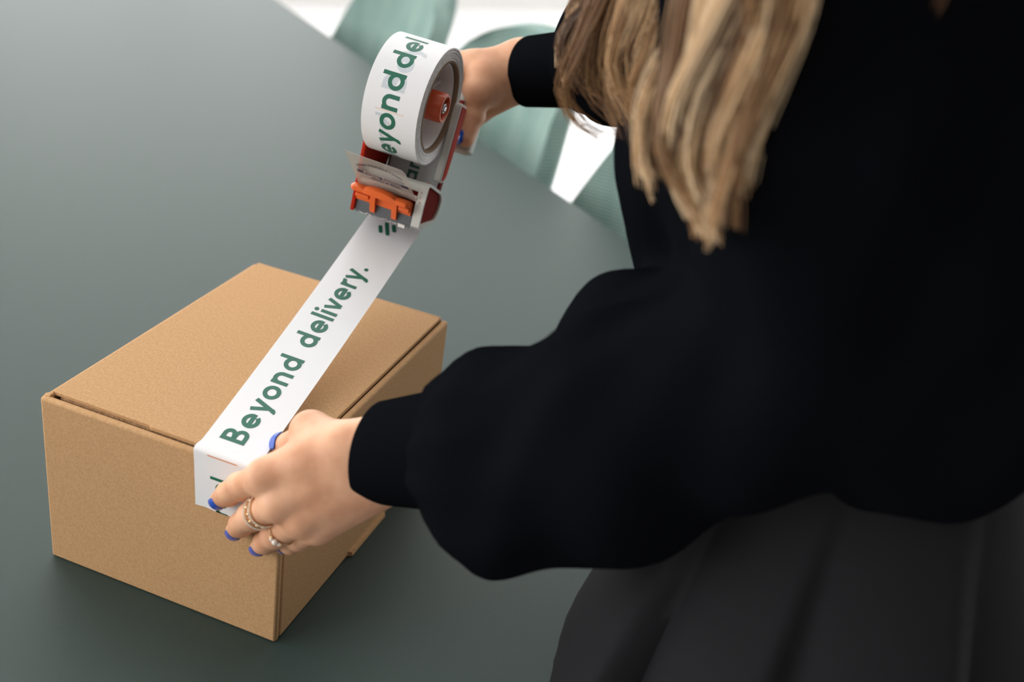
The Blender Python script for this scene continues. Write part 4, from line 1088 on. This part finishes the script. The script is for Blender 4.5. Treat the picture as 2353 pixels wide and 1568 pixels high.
lock(rootL + [(0.428, 0.015, 0.630), (0.441, -0.069, 0.5517), (0.4334, -0.0691, 0.5128), (0.4254, -0.0717, 0.4804), (0.4274, -0.0697, 0.4511), (0.4403, -0.0755, 0.4338), (0.4518, -0.0818, 0.4163)], 620, 0.010, 0.013, 0.006, gold, 2, store=store, n_=24)
lock(rootL + [(0.430, 0.015, 0.635), (0.4293, -0.0526, 0.5449), (0.4313, -0.0655, 0.4991), (0.4322, -0.0715, 0.4666), (0.4418, -0.0751, 0.4443), (0.4511, -0.0822, 0.4266)], 560, 0.010, 0.014, 0.007, warm, 8, store=store, n_=24)
lock(rootL + [(0.405, 0.035, 0.630), (0.4157, -0.0351, 0.5411), (0.4083, -0.0272, 0.4954), (0.4003, -0.0252, 0.4605), (0.4085, -0.0317, 0.4337), (0.4195, -0.039, 0.4255)], 460, 0.010, 0.014, 0.008, mid, 3, store=store, n_=22)
rootR = [hd(0.0, -0.01, 0.135), hd(0.085, 0.05, 0.07), hd(0.085, 0.06, -0.04)]
lock(rootR + [(0.385, 0.085, 0.630), (0.3807, 0.05, 0.5215), (0.3751, 0.0493, 0.4806), (0.3684, 0.0529, 0.4479), (0.3874, 0.0455, 0.4245), (0.3989, 0.045, 0.4175)], 420, 0.010, 0.020, 0.014, mid, 4, store=store, n_=20, wav=0.009)
lock(rootR + [(0.370, 0.100, 0.630), (0.3522, 0.0842, 0.5132), (0.3447, 0.0814, 0.4694), (0.3392, 0.0869, 0.4396), (0.3574, 0.0821, 0.4213), (0.3787, 0.0746, 0.4177)], 420, 0.010, 0.022, 0.016, brown, 5, store=store, n_=20, wav=0.009)
lock(rootR + [(0.360, 0.110, 0.630), (0.3372, 0.0986, 0.5044), (0.3236, 0.0966, 0.4653), (0.3293, 0.0965, 0.4408), (0.3465, 0.0912, 0.4221)], 120, 0.010, 0.012, 0.008, mid, 9, store=store, n_=20, wav=0.008)
lock([hd(-0.04, 0.04, 0.125), hd(-0.085, 0.06, 0.02), (0.540, 0.085, 0.735), (0.540, 0.015, 0.680), (0.534, -0.032, 0.615), (0.5270, -0.0400, 0.560), (0.5224, -0.0420, 0.5239)], 320, 0.012, 0.020, 0.010, dark, 6, store=store, n_=18)
for q in range(9):
    l_ = -0.09 + 0.02 * q
    lock([hd(-0.02, l_ * 0.35, 0.132), hd(-0.095, l_ * 0.85, 0.05), hd(-0.105, l_, -0.06), bd(NCK, -0.075, l_ * 1.2, 0.0), bd(NCK, -0.115, l_ * 1.35, -0.09), bd(NCK, -0.135, l_ * 1.35, -0.17)], 120, 0.014, 0.02, 0.012, mid, 20 + q, store=store, n_=16)
for s_ in (-1, 1):
    for q in range(3):
        lock([hd(0.02, s_ * 0.01, 0.133), hd(0.06 - 0.05 * q, s_ * 0.085, 0.06), hd(0.05 - 0.05 * q, s_ * 0.10, -0.04), bd(NCK, 0.03 - 0.04 * q, s_ * 0.10, 0.0)], 120, 0.012, 0.02, 0.015, mid, 40 + q + 5 * s_, store=store, n_=14)
mb = MB(); mids = []
for ti, lst in enumerate(store):
    for P_, rr in lst:
        n_ = len(P_); Tn = np.gradient(P_, axis=0); Tn /= np.linalg.norm(Tn, axis=1)[:, None] + 1e-9
        e1 = np.cross(Tn, [0.3, 0.9, 0.31]); e1 /= np.linalg.norm(e1, axis=1)[:, None] + 1e-9; e2 = np.cross(Tn, e1)
        ring = np.stack([P_ + rr[:, None] * (math.cos(a) * e1 + math.sin(a) * e2) for a in (0, 2.094, 4.189)], 1).reshape(-1, 3)
        fs = [(i * 3 + j, i * 3 + (j + 1) % 3, i * 3 + 3 + (j + 1) % 3, i * 3 + 3 + j) for i in range(n_ - 1) for j in range(3)]
        mb.add(ring, fs); mids += [ti] * len(fs)
hair = mb.build('hair', HAIR, woman, angle=179)
hair.data.polygons.foreach_set('material_index', mids)
hair['kind'] = 'stuff'
Hc = Field(HED - 0.2, HED + 0.2, 0.006)
Hc.ellipsoid(hd(-0.016, 0, 0.036), (0.101, 0.083, 0.104), (HF, LFT, HU), 0.01)
sl, X = Hc.sub(Hc.lo, Hc.lo + 0.4); q_ = X - HED.astype(np.float32); cutf = (q_ @ HF.astype(np.float32)) * 0.9 - (q_ @ HU.astype(np.float32)) * 0.75 - 0.028
Hc.D = np.maximum(Hc.D, cutf)
cv, cf = surface_nets(Hc.D, Hc.lo, Hc.h, 2); obj('hair_crown', cv, cf, HAIR[1], hair, angle=179)

for o in bpy.data.objects:
    if '_org' in o: del o['_org']
